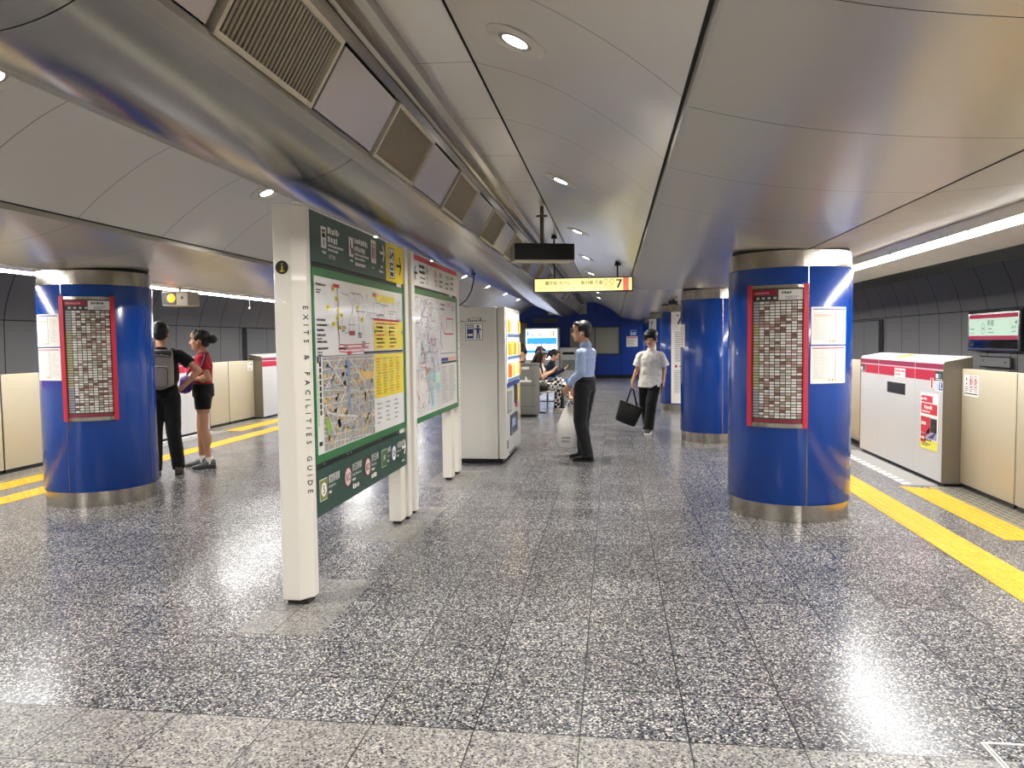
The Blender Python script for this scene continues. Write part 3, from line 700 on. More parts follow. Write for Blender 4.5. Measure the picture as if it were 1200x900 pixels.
def letters_down(mb, S, u, v, t, h, length, m, w=.002):
    ws = [h*.55 if ch == ' ' else glyphs(ch)[2]*h/max(glyphs(ch)[3], 1e-6) for ch in t]
    gap = (length-sum(ws))/(len(t)-1); y = v
    for ch, a in zip(t, ws):
        if ch != ' ': text(mb, S, ch, u, y, h, m, w, rot=-90, bold=.05)
        y -= a+gap
GUIDE = 'EXITS & FACILITIES GUIDE'
b1 = thing('information_board', 'nearest free-standing sign board with green exit signs and an area map between white pylons', 'sign board', (-1.79, 5.05, 0))
p = pylon('pylon', b1, -1.888, -1.72, 4.02, 4.16, cham=(.058, .075))
ch = plane((-1.778, 4.02, 0), (.058, .075, 0), (.075, -.058, 0))
mb = MB(); letters_down(mb, ch, .066, 1.71, GUIDE, .031, 1.07, INK); mb.build('guide_lettering', p)
mb = MB(); S = plane((-1.83, 4.02, 1.925), (1, 0, 0), (0, -1, 0)); circ(mb, S, 0, 0, .038, INK, .002, n=32); text(mb, S, 'i', 0, -.024, .046, YEL, .003, 'c', bold=.06); rect(mb, S, -.012, -.024, .014, -.018, YEL, .003); mb.build('information_symbol', p)
pylon('pylon', b1, -1.83, -1.705, 6.09, 6.19)
pylon('leg', b1, -1.83, -1.724, 5.92, 6.05, z1=2.2)
S1 = plane((PB, 4.16, 0), (0, 1, 0), (1, 0, 0)); L1 = 1.93; T = .09
def board_panel(name, parent, S, u0, z0, u1, z1, m, t=T):
    mb = MB(); slab(mb, S, u0, z0, u1, z1, m, -t, 0); mb.quad(S(u0, z0, -t), S(u0, z1, -t), S(u1, z1, -t), S(u1, z0, -t), m); return mb
def arrow(mb, S, u, v, l, m, d=1, w=.002, t=.022):
    rect(mb, S, u-l/2, v-t/2, u+l/2, v+t/2, m, w)
    for sg in (1, -1): line(mb, S, [(u+d*l*.55, v), (u+d*(l*.55-l*.42), v+sg*l*.62)], t, m, w+.0005)
def icon(mb, S, u, v, s, k):
    rect(mb, S, u, v, u+s, v+s*1.5, WHITE, .002)
    if k == 0: rect(mb, S, u+s*.2, v+s*.75, u+s*.8, v+s*1.3, INK, .003); circ(mb, S, u+s*.4, v+s*1.1, s*.09, WHITE, .004, n=8); circ(mb, S, u+s*.65, v+s*1.1, s*.09, WHITE, .004, n=8); rect(mb, S, u+s*.45, v+s*.15, u+s*.6, v+s*.6, INK, .003)
    if k == 1: circ(mb, S, u+s*.35, v+s*1.2, s*.10, INK, .003, n=8); rect(mb, S, u+s*.25, v+s*.6, u+s*.45, v+s*1.05, INK, .003); rect(mb, S, u+s*.5, v+s*.2, u+s*.85, v+s*.7, INK, .003)
    if k == 2:
        for j in (.3, .7): circ(mb, S, u+s*j, v+s*1.2, s*.10, INK if j < .5 else PRED, .003, n=8); rect(mb, S, u+s*(j-.1), v+s*.3, u+s*(j+.1), v+s*1.05, INK if j < .5 else PRED, .003)
        rect(mb, S, u+s*.48, v+s*.2, u+s*.52, v+s*1.35, PINK, .003)
mb = board_panel('x', b1, S1, 0, 1.975, 1.46, 2.268, GREEND)
icon(mb, S1, .16, 2.07, .085, 0); scribble(mb, S1, .27, 2.165, .19, .042, WHITE, 2, .002, .25); scribble(mb, S1, .27, 2.088, .26, .018, WHITE, 2, .002); text(mb, S1, '地下2階', .28, 2.015, .028, WHITE, .002); scribble(mb, S1, .18, 2.035, .07, .022, WHITE, 1, .002)
icon(mb, S1, .64, 2.07, .085, 1); scribble(mb, S1, .75, 2.165, .27, .042, WHITE, 2, .002, .25); scribble(mb, S1, .75, 2.088, .30, .018, WHITE, 2, .002); scribble(mb, S1, .76, 2.02, .22, .026, WHITE, 1, .002); scribble(mb, S1, .66, 2.035, .07, .022, WHITE, 1, .002)
icon(mb, S1, 1.10, 2.075, .11, 2); arrow(mb, S1, 1.36, 2.17, .10, WHITE); scribble(mb, S1, 1.33, 2.055, .07, .022, WHITE, 1, .002); scribble(mb, S1, 1.29, 2.02, .13, .022, WHITE, 1, .002); scribble(mb, S1, 1.12, 2.035, .06, .012, WHITE, 1, .002)
mb.build('facility_sign', b1)
mb = board_panel('x', b1, S1, 1.46, 1.975, L1, 2.268, YEL)
rect(mb, S1, 1.53, 2.0, 1.68, 2.235, WHITE, .002); rect(mb, S1, 1.53, 2.0, 1.68, 2.006, INK, .003); rect(mb, S1, 1.53, 2.229, 1.68, 2.235, INK, .003); rect(mb, S1, 1.53, 2.0, 1.535, 2.235, INK, .003); rect(mb, S1, 1.675, 2.0, 1.68, 2.235, INK, .003)
line(mb, S1, [(1.565, 2.21), (1.565, 2.15), (1.645, 2.205), (1.645, 2.14)], .018, INK, .0035); rect(mb, S1, 1.56, 2.065, 1.65, 2.12, INK, .003); rect(mb, S1, 1.575, 2.08, 1.635, 2.105, WHITE, .004); rect(mb, S1, 1.56, 2.018, 1.65, 2.05, INK, .003)
arrow(mb, S1, 1.80, 2.115, .12, INK); mb.build('exit_sign', b1)
def frame(parent, S, L, z0, z1, bw=.05):
    mb = MB()
    for a, b, c, d in ((0, z0, L, z0+bw), (0, z1-bw, L, z1), (0, z0+bw, .03, z1-bw), (L-.05, z0+bw, L, z1-bw)): slab(mb, S, a, b, c, d, GREENF, -T, .004)
    mb.build('map_frame', parent)
frame(b1, S1, L1, .79, 1.945)
mb = MB(); slab(mb, S1, 0, 1.945, L1, 1.975, BLACK, -.06, -.01); mb.build('dark_gap', b1)
mb = MB(); slab(mb, S1, .0, .755, L1, .79, BLACK, -.06, -.01)
for u in (.15, .55, .62, 1.25, 1.7): circ(mb, S1, u, .772, .006, WHITE, -.008, n=8)
mb.build('dark_gap', b1)
# area map
MW = mat('map_white', 'e3e3e0', .2, coat=.12); MG = mat('map_grey', 'a09d96', .2, coat=.12); MY = mat('map_yellow', 'ecd93a', .2, coat=.12); MTAN = mat('map_tan', 'd6b46a', .3); MROAD = mat('map_road', 'cfccc5', .3); MGRN = mat('map_park', '86b544', .3)
R2 = random.Random(11)
def station_net(mb, S, u0, z0, u1, z1, cols, n, w=.003, wd=.006, step=.06):
    for _ in range(n):
        x = R2.uniform(u0, u1); y = R2.uniform(z0, z1); pts = [(x, y)]; m = R2.choice(cols); d = R2.choice((0, 1, 2, 3, 4, 5, 6, 7))
        for k in range(R2.randint(3, 9)):
            if R2.random() < .35: d = (d+R2.choice((-1, 1))) % 8
            a = d*PI/4; x2 = min(u1, max(u0, x+math.cos(a)*step)); y2 = min(z1, max(z0, y+math.sin(a)*step)); pts.append((x2, y2)); x, y = x2, y2
        line(mb, S, pts, wd, m, w)
mb = MB(); u0, u1, z0, z1 = .03, L1-.05, .84, 1.895; us = 1.10; zs = 1.42
rect(mb, S1, u0, z0, u1, z1, MW, .0015)
rect(mb, S1, us+.02, zs+.025, u1, zs+.245, MY, .0025); rect(mb, S1, us+.02, zs+.24, u1-.1, zs+.256, PRED, .003)
for k in range(7):
    for c in range(2):
        scribble(mb, S1, us+.08+.32*c, zs+.215-.029*k, .2, .015, INK if k % 3 else PRED, 1, .0035)
for k in (us+.04, us+.40, u1-.04): arrow(mb, S1, k, zs+.16, .03, INK, 1, .0035, .01)
rect(mb, S1, u0+.86, zs+.005, u1-.02, zs+.018, INK, .003)
# platform plan lines and tagged exits
ln = [(.40, 1.84), (.42, 1.75), (.40, 1.62), (.42, 1.52)]
line(mb, S1, ln, .012, PINK, .003); line(mb, S1, [(.405, 1.84), (.42, 1.45)], .008, mat('map_purple', '8a5a7a', .3), .0035)
for a, b in ((.30, 1.82), (.36, 1.76), (.38, 1.69), (.30, 1.60), (.42, 1.58), (.22, 1.70), (.75, 1.72), (.84, 1.64), (.37, 1.64), (.44, 1.66)): rect(mb, S1, a, b, a+.055, b+.032, MY, .0035); scribble(mb, S1, a+.008, b+.01, .04, .012, INK, 1, .004)
rect(mb, S1, .33, 1.845, .44, 1.868, PRED, .004); rect(mb, S1, .60, 1.55, .72, 1.58, PINK, .003); rect(mb, S1, .62, 1.555, .70, 1.575, PRED, .004)
line(mb, S1, [(.42, 1.49), (.55, 1.485), (.85, 1.49), (1.02, 1.495)], .007, PRED, .003); line(mb, S1, [(.40, 1.465), (.6, 1.462), (1.0, 1.468)], .016, mat('map_rose', 'c98086', .3), .003); line(mb, S1, [(.42, 1.445), (.6, 1.437), (.9, 1.444)], .006, PRED, .003); rect(mb, S1, .56, 1.425, .64, 1.445, PRED, .0036); scribble(mb, S1, .42, 1.459, .16, .012, INK, 1, .004)
station_net(mb, S1, .42, 1.55, 1.78, 1.83, [PINK, INK, MG], 26, .003, .0045, .05)
for a, b in ((1.18, 1.70), (1.28, 1.78), (1.5, 1.74)): line(mb, S1, [(a, b), (a+.2, b), (a+.2, b-.06), (a+.35, b-.06), (a+.35, b+.04)], .006, PINK, .003)
rect(mb, S1, us, 1.83, us+.1, 1.86, mat('map_orange', 'd08a4a', .4), .003); rect(mb, S1, us+.1, 1.80, us+.55, 1.85, MY, .003)
for zz in (1.84, 1.63, 1.60, 1.57, 1.54, 1.50, 1.46): scribble(mb, S1, .06, zz, .17, .016, INK, 1, .003)
for zz in (1.81, 1.52, 1.44): scribble(mb, S1, .06, zz, .08, .01, INK, 2, .003)
for a, b in ((.78, 1.56), (.5, 1.48), (.47, 1.6), (.85, 1.5)): scribble(mb, S1, a, b, .08, .009, INK, 3, .003)
# street map
rect(mb, S1, .13, z0+.005, us, zs-.01, MG, .0025)
def clipline(a, b, c, d, wd, m, w):
    line(mb, S1, [(min(us, max(.13, a)), min(zs-.012, max(z0+.006, b))), (min(us, max(.13, c)), min(zs-.012, max(z0+.006, d)))], wd, m, w)
for k in range(14):
    x = .13+.07*k; clipline(x, z0, x+R2.uniform(-.05, .05), zs, .006, MROAD, .003)
for k in range(13):
    y = z0+.045*k; clipline(.13, y+R2.uniform(-.02, .02), us, y+R2.uniform(-.05, .05), .006, MROAD, .003)
for a, b, c, d in ((.2, 1.4, .52, 1.2), (.16, 1.22, .45, 1.42), (.16, 1.12, .32, .92), (.32, .92, .3, .85), (.34, 1.05, .75, 1.0), (.52, 1.2, .34, 1.05), (.75, 1.0, .78, 1.2), (.6, 1.4, .9, 1.22), (.2, 1.08, .34, 1.05), (.5, .95, .47, .85)): clipline(a, b, c, d, .013, MROAD, .0035)
for k in range(380):
    a = R2.uniform(.14, us-.04); b = R2.uniform(z0+.02, zs-.04); s = R2.uniform(.012, .035)
    m = R2.choice([MTAN, MTAN, mat('map_block', 'bab5aa', .3), mat('map_blue', '7f8fae', .3), mat('map_block2', '9d9a94', .3), INK if R2.random() < .4 else PINK])
    if m in (INK, PINK): scribble(mb, S1, a, b, s, .008, m, 1, .004)
    else: rect(mb, S1, a, b, min(us, a+s*1.3), b+s*.8, m, .0032)
rect(mb, S1, .78, 1.24, us, 1.30, MTAN, .0033); rect(mb, S1, .55, 1.06, .60, 1.40, mat('map_blue'), .0033)
mb.add([S1(a, b, .004) for a, b in ((.155, 1.03), (.215, 1.05), (.25, .97), (.19, .94))], [(0, 1, 2, 3)], MGRN)
rect(mb, S1, u0, z0+.005, .12, zs-.005, MW, .003); scribble(mb, S1, .045, 1.38, .06, .05, INK, 1, .004)
y = 1.36
for k in range(9): rect(mb, S1, .075, y, .105, y+.028, INK, .004); y -= .036
for k in range(12): rect(mb, S1, .045, y+.25, .058, y+.27, MGRN, .004); y -= .025
rect(mb, S1, .05, z0+.05, .10, z0+.075, INK, .004)
rect(mb, S1, us+.02, zs-.33, u1, zs-.005, MY, .0025)
for k in range(13):
    for c in range(4): scribble(mb, S1, us+.06+.165*c, zs-.045-.0215*k, .12, .009, mat('map_ochre', '8d7a1c', .5) if R2.random() < .7 else PRED, 1, .0035)
for k in range(5):
    for c in range(3): scribble(mb, S1, us+.06+.22*c, zs-.38-.035*k, .13, .012, PINK, 1, .0035)
line(mb, S1, [(u0, zs), (u1, zs)], .006, PINK, .0045)
mb.build('area_map', b1)
mb = board_panel('x', b1, S1, 0, .475, L1, .755, GREEND)
def badge(u, t, jp, en, fg, bg, ring, sq=False):
    if sq:
        rect(mb, S1, u-.06, .56, u+.06, .69, WHITE, .002); rect(mb, S1, u-.056, .564, u+.056, .686, mat('badge_green', '3c6a2c', .4) if t == 'JR' else OLIVE, .003)
        if t != 'JR': circ(mb, S1, u, .625, .042, WHITE, .004, n=20)
    else: circ(mb, S1, u, .625, .066, ring, .002, n=28); circ(mb, S1, u, .625, .056, bg, .003, n=28)
    text(mb, S1, t, u, .60, .05, fg, .005, 'c', .085, bold=.05)
    text(mb, S1, jp, u+.085, .645, .052, WHITE, .002, wmax=.185); text(mb, S1, en, u+.085, .613, .02, WHITE, .002, wmax=.19); scribble(mb, S1, u+.085, .58, .07, .018, WHITE, 1, .002)
badge(.10, 'S', '都営新宿線', 'Shinjuku Line', INK, WHITE, OLIVE, True)
badge(.52, 'KO', '京王新線', 'Keio New Line', MAROON, mat('badge_pink', 'e9d3d2', .4), MAROON); scribble(mb, S1, .61, .525, .16, .035, WHITE, 1, .002)
badge(.92, 'KO', '京王線', 'Keio Line', MAROON, mat('badge_pink'), MAROON); scribble(mb, S1, 1.0, .525, .15, .035, WHITE, 1, .002)
badge(1.30, 'JR', 'JR線', 'JR Line', WHITE, GREEND, WHITE, True)
badge(1.56, 'OH', '小田急線', 'Odakyu Line', PBLUE, WHITE, PBLUE)
arrow(mb, S1, 1.84, .635, .095, WHITE, 1); scribble(mb, S1, 1.78, .52, .12, .014, WHITE, 1, .002)
mb.build('railway_sign', b1)
# second board: railway map
b2 = thing('information_board', 'second sign board, with white platform sign and railway map, behind the nearest board', 'sign board', (-1.79, 7.3, 0))
pylon('pylon', b2, -1.83, -1.705, 6.30, 6.40)
e = pylon('pylon', b2, -1.888, -1.72, 8.24, 8.38)
mb = MB(); letters_down(mb, plane((-1.72, 8.24, 0), (0, 1, 0), (1, 0, 0)), .05, 1.71, GUIDE, .031, 1.07, INK); mb.build('guide_lettering', e)
pylon('leg', b2, -1.83, -1.724, 7.89, 8.03, z1=2.2)
S2 = plane((PB, 6.40, 0), (0, 1, 0), (1, 0, 0)); L2 = 1.84
mb = board_panel('x', b2, S2, 0, 2.0, L2, 2.268, WHITE); rect(mb, S2, 0, 2.222, L2, 2.269, PRED, .002)
arrow(mb, S2, .10, 2.11, .10, INK, -1)
for k in range(2): scribble(mb, S2, .22, 2.165-.05*k, .24, .035, INK, 1, .002)
scribble(mb, S2, .24, 2.07, .2, .02, PINK, 1, .002); scribble(mb, S2, .24, 2.03, .2, .018, PINK, 1, .002)
for u, m in ((.50, PINK), (.85, PRED)):
    circ(mb, S2, u, 2.17, .036, m, .002, .029, 20); circ(mb, S2, u, 2.07, .036, m, .002, .029, 20); rect(mb, S2, u-.036, 2.07, u-.03, 2.17, m, .002); rect(mb, S2, u+.03, 2.07, u+.036, 2.17, m, .002); rect(mb, S2, u-.012, 2.155, u+.012, 2.185, m, .002)
for u in (1.0, 1.28): text(mb, S2, '新宿' if u == 1.0 else '六本木', u, 2.135, .06, INK, .002, wmax=.17); scribble(mb, S2, u, 2.09, .16, .024, INK, 1, .002); scribble(mb, S2, u, 2.045, .14, .02, INK, 1, .002)
for k in range(3): scribble(mb, S2, 1.52, 2.16-.055*k, .2, .03, PINK, 1, .002)
mb.build('platform_sign', b2)
frame(b2, S2, L2, .775, 1.975)
mb = MB(); slab(mb, S2, 0, 1.975, L2, 2.0, BLACK, -.06, -.01); mb.build('dark_gap', b2)
mb = MB(); u0, u1, z0, z1 = .03, L2-.05, .825, 1.925; us = 1.0
rect(mb, S2, u0, z0, u1, z1, MW, .0015)
net = [mat('net_%d' % i, c, .4) for i, c in enumerate(('c04a5a', '5a6ab8', '7aa86a', 'b88ab0', '6ab0c0', 'c89a5a', '8a8a92', '4a4a8a', 'd08aa0'))]
station_net(mb, S2, u0+.02, z0+.03, us-.05, z1-.03, net, 75, .003, .0055, .05); station_net(mb, S2, u0+.2, z0+.3, us-.2, z1-.35, net, 70, .0035, .006, .03)
for k in range(420): 
    a = R2.uniform(u0+.02, us-.06); b = R2.uniform(z0+.02, z1-.02); rect(mb, S2, a, b, a+.012, b+.012, R2.choice(net+[INK, PINK, PINK]), .004)
mb.add([S2(a, b, .0042) for a, b in ((.60, 1.25), (.68, 1.22), (.62, 1.05), (.70, .9), (.62, .88), (.56, 1.05))], [(0, 1, 2, 3, 4, 5)], mat('map_bay', '8cc4cc', .3))
rect(mb, S2, .76, 1.10, .94, 1.20, mat('map_mint', 'b4dcc8', .3), .004); rect(mb, S2, .78, 1.02, .93, 1.09, mat('map_bay'), .004)
line(mb, S2, [(us, z0), (us, z1)], .006, PINK, .003); line(mb, S2, [(us, 1.38), (u1, 1.38)], .008, PINK, .003)
scribble(mb, S2, us+.03, 1.86, .2, .03, PINK, 2, .003); text(mb, S2, '大江戸線', us+.28, 1.86, .045, PRED, .003, wmax=.22); scribble(mb, S2, us+.55, 1.86, .12, .02, PINK, 2, .003)
line(mb, S2, [(us+.06, 1.76), (us+.05, 1.70), (us+.20, 1.58), (us+.62, 1.58), (us+.62, 1.74), (us+.3, 1.74), (us+.3, 1.62)], .014, PRED, .003); line(mb, S2, [(us+.05, 1.70), (us+.02, 1.5), (us+.1, 1.42)], .012, PBLUE, .003)
rect(mb, S2, us+.03, 1.30, us+.35, 1.335, PBLUE, .003); rect(mb, S2, us+.35, 1.30, u1-.03, 1.335, mat('map_salmon', 'd89a8a', .4), .003); rect(mb, S2, us+.03, 1.275, u1-.03, 1.295, INK, .003)
for k in range(16):
    for c in range(2): scribble(mb, S2, us+.04+.36*c, 1.235-.024*k, .3, .011, PINK, 1, .003)
line(mb, S2, [(us+.37, .86), (us+.37, 1.26)], .005, INK, .003)
mb.build('railway_map', b2)
# ------------------------------------------------------------------ signs hanging from the ceiling
hs = thing('hanging_sign', 'lit yellow hanging direction sign with a black 7 and a red end', 'sign', (-.40, 10.5, 2.17))
mb = MB(); S = plane((-1.075, 10.44, 2.175), (1, 0, 0), (0, -1, 0)); W, H = 1.345, .172
slab(mb, S, -.012, -.014, W+.012, H+.014, BLACK, -.12, .0); mb.quad(S(-.012, -.014, -.12), S(-.012, H+.014, -.12), S(W+.012, H+.014, -.12), S(W+.012, -.014, -.12), BLACK); mb.build('casing', hs)
mb = MB(); rect(mb, S, .006, .0, W-.006, H, LIT, .0015); rect(mb, S, W-.125, 0, W-.05, H, LITP, .002); rect(mb, S, W-.05, 0, W-.012, H, LIT, .002)
OCH = mat('sign_ochre', '80753a', .6)
x = .15
for s_, wd, m in (('都庁前', .165, INK), ('光が丘', .165, INK), ('のりかえ', .09, mat('sign_pale', 'd9cf70', .5)), ('飯田橋', .165, INK), ('方面', .105, INK)):
    text(mb, S, s_, x, .085, .058, OCH if m is INK else m, .003, wmax=wd, bold=.03); x += wd+.025
text(mb, S, 'for Tochomae, Hikarigaoka, (Transfer at Tochomae) Iidabashi', .06, .028, .034, OCH, .003, wmax=.86)
for i in range(2):
    for j in range(2): circ(mb, S, .985+.08*i, .122-.068*j, .031, OCH, .003, .025, 16); text(mb, S, 'E', .985+.08*i, .112-.068*j, .02, OCH, .003, 'c')
text(mb, S, '7', 1.125, .03, .118, INK, .0035, bold=.06); mb.build('lit_face', hs)
for x_, zt in ((-.80, 2.955), (.07, 2.565)):
    mb = MB(); mb.cyl((x_, 10.5, H+2.185), (x_, 10.5, zt), .012, .012, BLACK, 12); mb.cyl((x_, 10.5, zt-.05), (x_, 10.5, zt+.01), .045, .03, BLACK, 16); mb.build('suspension_rod', hs)
dz = thing('information_display', 'black box display hung on one rod, above and left of the lit sign', 'display', (-.76, 8.25, 2.36), math.radians(17))
mb = MB(); mb.box((0, 0, .095), (.66, .28, .175), BLACK, bev=.006); mb.build('display_box', dz, True)
mb = MB(); mb.box((0, 0, .003), (.65, .27, .012), mat('display_base', 'c9c2ae', .5)); mb.build('bottom_plate', dz, True)
mb = MB(); mb.box((-.333, 0, .095), (.012, .27, .16), mat('display_side', '9a9484', .5))
for k in range(5): mb.box((-.340, .0, .05+.022*k), (.004, .12, .009), BLACK)
mb.box((.335, .0, .10), (.02, .12, .10), BLACK); mb.build('vent_side', dz, True)
mb = MB(); mb.cyl((0, 0, .18), (0, 0, .60), .022, .022, mat('rod_brown', '6a6255', .4, .6), 14); mb.cyl((0, 0, .48), (0, 0, .50), .06, .06, mat('rod_brown'), 18); mb.build('suspension_rod', dz, True)
# small black camera by the second column, hanging sensor, orange lamp box
t = thing('ceiling_camera', 'small black camera under the ceiling left of the second right column', 'camera', (1.1, 14.0, 2.19))
mb = MB(); mb.cyl((1.1, 14, 2.14), (1.1, 14, 2.24), .02, .02, BLACK, 10); mb.build('bracket', t)
mb = MB(); mb.box((1.08, 13.95, 2.155), (.16, .20, .07), BLACK, bev=.008); mb.build('camera_body', t)
t = thing('hanging_lamp_box', 'beige box lamp with a glowing orange lens under the ceiling, right of the left column', 'lamp', (-5.53, 9.0, 2.0))
mb = MB(); mb.b2((-5.72, 8.98, 2.0), (-5.36, 9.25, 2.185), mat('lamp_beige', 'b5ad98', .45), .012); mb.build('casing', t)
mb = MB(); mb.b2((-5.715, 8.975, 2.012), (-5.52, 8.985, 2.172), BLACK); mb.build('front_plate', t)
mb = MB(); mb.ell((-5.585, 8.975, 2.095), (.055, .03, .055), mat('orange_glow', 'ff9a30', .4, emit=hexc('ff8a20'), estr=2.2)); mb.build('lens', t)
mb = MB(); mb.disc((-5.44, 8.979, 2.10), .02, BLACK, (0, -1, 0)); mb.build('sensor_hole', t)
mb = MB(); mb.cyl((-5.54, 9.1, 2.18), (-5.54, 9.1, 2.31), .018, .018, mat('lamp_beige'), 10); mb.build('bracket', t)
t = thing('hanging_sensor', 'thin white rod sensor hanging below the left ceiling edge', 'sensor', (-5.55, 11.0, 2.0))
mb = MB(); mb.cyl((-5.55, 11, 2.07), (-5.55, 11, 2.30), .006, .006, WHITE, 8); mb.build('rod', t)
mb = MB(); mb.ell((-5.55, 11, 2.055), .018, WHITE, sub=2); mb.build('tip', t)
# lit station sign on the right tunnel wall
t = thing('station_sign', 'lit station name sign with red bars on the right tunnel wall', 'sign', (6.5, 14.15, 1.25))
S = plane((6.42, 14.66, 1.255), (0, -1, 0), (-1, 0, 0)); W, H = 1.72, .62
mb = MB(); slab(mb, S, -.04, -.03, W+.04, H+.05, CHAR, -.17, 0); slab(mb, S, -.01, -.01, W+.01, H+.01, STEEL, 0, .012); mb.build('casing', t)
mb = MB(); rect(mb, S, .03, .17, W-.03, H-.02, LITG, .013); rect(mb, S, .03, H-.085, W-.03, H-.02, LITR, .014); rect(mb, S, .03, .17, W-.03, .235, LITR, .014)
text(mb, S, '新宿', .70, .40, .105, INK, .015, wmax=.30); circ(mb, S, .55, .40, .055, PINK, .015, .047, 16); circ(mb, S, .55, .32, .055, PINK, .015, .047, 16); scribble(mb, S, .72, .34, .22, .025, PINK, 1, .015); scribble(mb, S, .72, .28, .2, .02, PINK, 1, .015)
arrow(mb, S, 1.62, .45, .06, INK, 1, .015, .016); text(mb, S, '都庁前', 1.50, .35, .045, INK, .015, wmax=.18); scribble(mb, S, 1.5, .29, .18, .02, PINK, 1, .015); scribble(mb, S, .08, .34, .16, .03, PINK, 1, .015); scribble(mb, S, .08, .27, .14, .015, PINK, 1, .015); circ(mb, S, 1.46, .44, .035, LITP, .015, .028, 14)
mb.build('lit_face', t)
mb = MB(); rect(mb, S, .03, .02, W-.03, .165, mat('screen_black', '08080a', .08, coat=1.), .013); rect(mb, S, .06, .05, .2, .11, mat('screen_olive', '3a3814', .4), .0135); mb.build('screen', t)
# power cord from the duct to the vending machine
mb = MB(); pts = [(-1.755, 9.5, 2.362), (-1.755, 9.5, 2.34), (-1.76, 9.5, 2.26), (-1.79, 9.5, 2.14), (-1.85, 9.48, 2.03), (-1.93, 9.45, 1.96), (-2.0, 9.45, 1.935)]
mb.tube(pts, .009, BLACK, 8); mb.cyl((-1.755, 9.5, 2.345), (-1.755, 9.5, 2.366), .03, .03, BLACK, 12)
tag(recentre(mb.build('power_cord')), 'black power cord dangling from the duct to the top of the white vending machine', 'cord')
# ------------------------------------------------------------------ near vending machine
VW = mat('vending_white', 'dcdad4', .3, coat=.3)
vm = thing('vending_machine', 'white drinks vending machine seen from its side, beyond the sign boards', 'vending machine', (-1.66, 9.75, 0))
vx0, vx1, vy0, vy1 = -2.02, -1.29, 9.0, 10.45
mb = MB(); mb.b2((vx0, vy0, .06), (vx1-.10, vy1, 1.915), VW, .01); mb.build('cabinet', vm)
mb = MB(); mb.b2((vx1-.092, vy0+.004, .06), (vx1, vy1-.004, 1.915), VW, .012); mb.build('door', vm)
mb = MB()
for x_ in (vx0+.08, vx1-.12):
    for y_ in (vy0+.1, vy1-.1): mb.cyl((x_, y_, 0), (x_, y_, .07), .03, .03, CHAR, 12)
mb.b2((vx0+.03, vy0+.05, .012), (vx1-.05, vy1-.03, .06), BLACK); mb.build('feet', vm)
SV = plane((vx1, vy0, 0), (0, 1, 0), (1, 0, 0)); SS = plane((vx0, vy0, 0), (1, 0, 0), (0, -1, 0))
WIN = mat('vending_window_lit', 'eef4f6', .2, emit=hexc('e6f0f6'), estr=1.0, coat=.6)
mb = MB(); slab(mb, SV, .10, .985, 1.32, 1.865, mat('window_rim', 'eceae6', .35), 0, .008); rect(mb, SV, .13, 1.0, 1.29, 1.85, WIN, .010); mb.build('display_window', vm)
cans = [mat('can_%d' % i, c, .35, emit=hexc(c), estr=.35) for i, c in enumerate(('e8b42c', 'e9d9a0', 'd8752a', 'c8cfd6', 'f0e6c0', '7fa0c8', 'c8402c', 'e6c24a'))]
for row, z in enumerate((1.60, 1.32, 1.045)):
    for k in range(9):
        mb = MB(); y_ = .19+.128*k; c = SV(y_, z, .013); h = .14
        m = cans[rnd.randrange(len(cans))] if k > 4 else rnd.choice(cans[:4])
        mb.cyl((c.x, c.y, c.z), (c.x, c.y, c.z+h), .026, .026, m, 10); mb.cyl((c.x, c.y, c.z+h), (c.x, c.y, c.z+h+.035), .026, .012, m, 10); mb.build('sample_bottle', vm)
    mb = MB(); slab(mb, SV, .14, z-.055, 1.28, z-.012, LBLUE if row else mat('price_strip', '8a9ab8', .4), .010, .018)
    for k in range(9): rect(mb, SV, .17+.128*k, z-.045, .23+.128*k, z-.022, PBLUE, .019)
    mb.build('button_strip', vm)
mb = MB(); slab(mb, SV, .12, .925, 1.30, .975, PBLUE, 0, .008); mb.build('blue_strip', vm)
mb = MB(); slab(mb, SV, .14, .60, .52, .88, mat('slot_grey', '8e908c', .3), 0, .006); rect(mb, SV, .17, .63, .49, .85, mat('slot_pale', 'b8beb8', .2), .007); mb.build('display_plate', vm)
mb = MB(); slab(mb, SV, .36, .30, 1.05, .56, mat('flap_navy', '1c2a4c', .25), 0, .01); rect(mb, SV, .48, .40, .80, .50, mat('flap_pale', '8fa6cc', .3), .0115); mb.build('delivery_flap', vm)
mb = MB(); slab(mb, SV, .80, .68, 1.02, .93, CHAR, 0, .012); slab(mb, SV, 1.03, .70, 1.14, .90, YEL, 0, .02); slab(mb, SV, .92, .62, 1.0, .70, PRED, 0, .016); slab(mb, SV, .78, .94, .84, 1.0, BLACK, 0, .01); mb.build('coin_unit', vm)
mb = MB(); slab(mb, SV, 1.20, .42, 1.24, .52, mat('lock_brass', 'b89a4a', .3, .8), 0, .012); mb.build('lock', vm)
mb = MB(); slab(mb, SV, .10, .17, .16, .27, CHAR, 0, .004); slab(mb, SV, .28, .085, .9, .10, CHAR, 0, .006); mb.build('lower_vent', vm)
mb = MB(); u, v = .245, 1.515; NV = mat('print_navy', '23307a', .4)
rect(mb, SS, u, v, u+.215, v+.20, WHITE, .001); 
for a, b, c, d in ((0, 0, .215, .005), (0, .195, .215, .2), (0, 0, .005, .2), (.21, 0, .215, .2)): rect(mb, SS, u+a, v+b, u+c, v+d, NV, .0015)
rect(mb, SS, u+.02, v+.02, u+.10, v+.185, NV, .0015); rect(mb, SS, u+.028, v+.135, u+.092, v+.175, WHITE, .002)
for k in range(3): rect(mb, SS, u+.034+.02*k, v+.145, u+.046+.02*k, v+.165, NV, .0025)
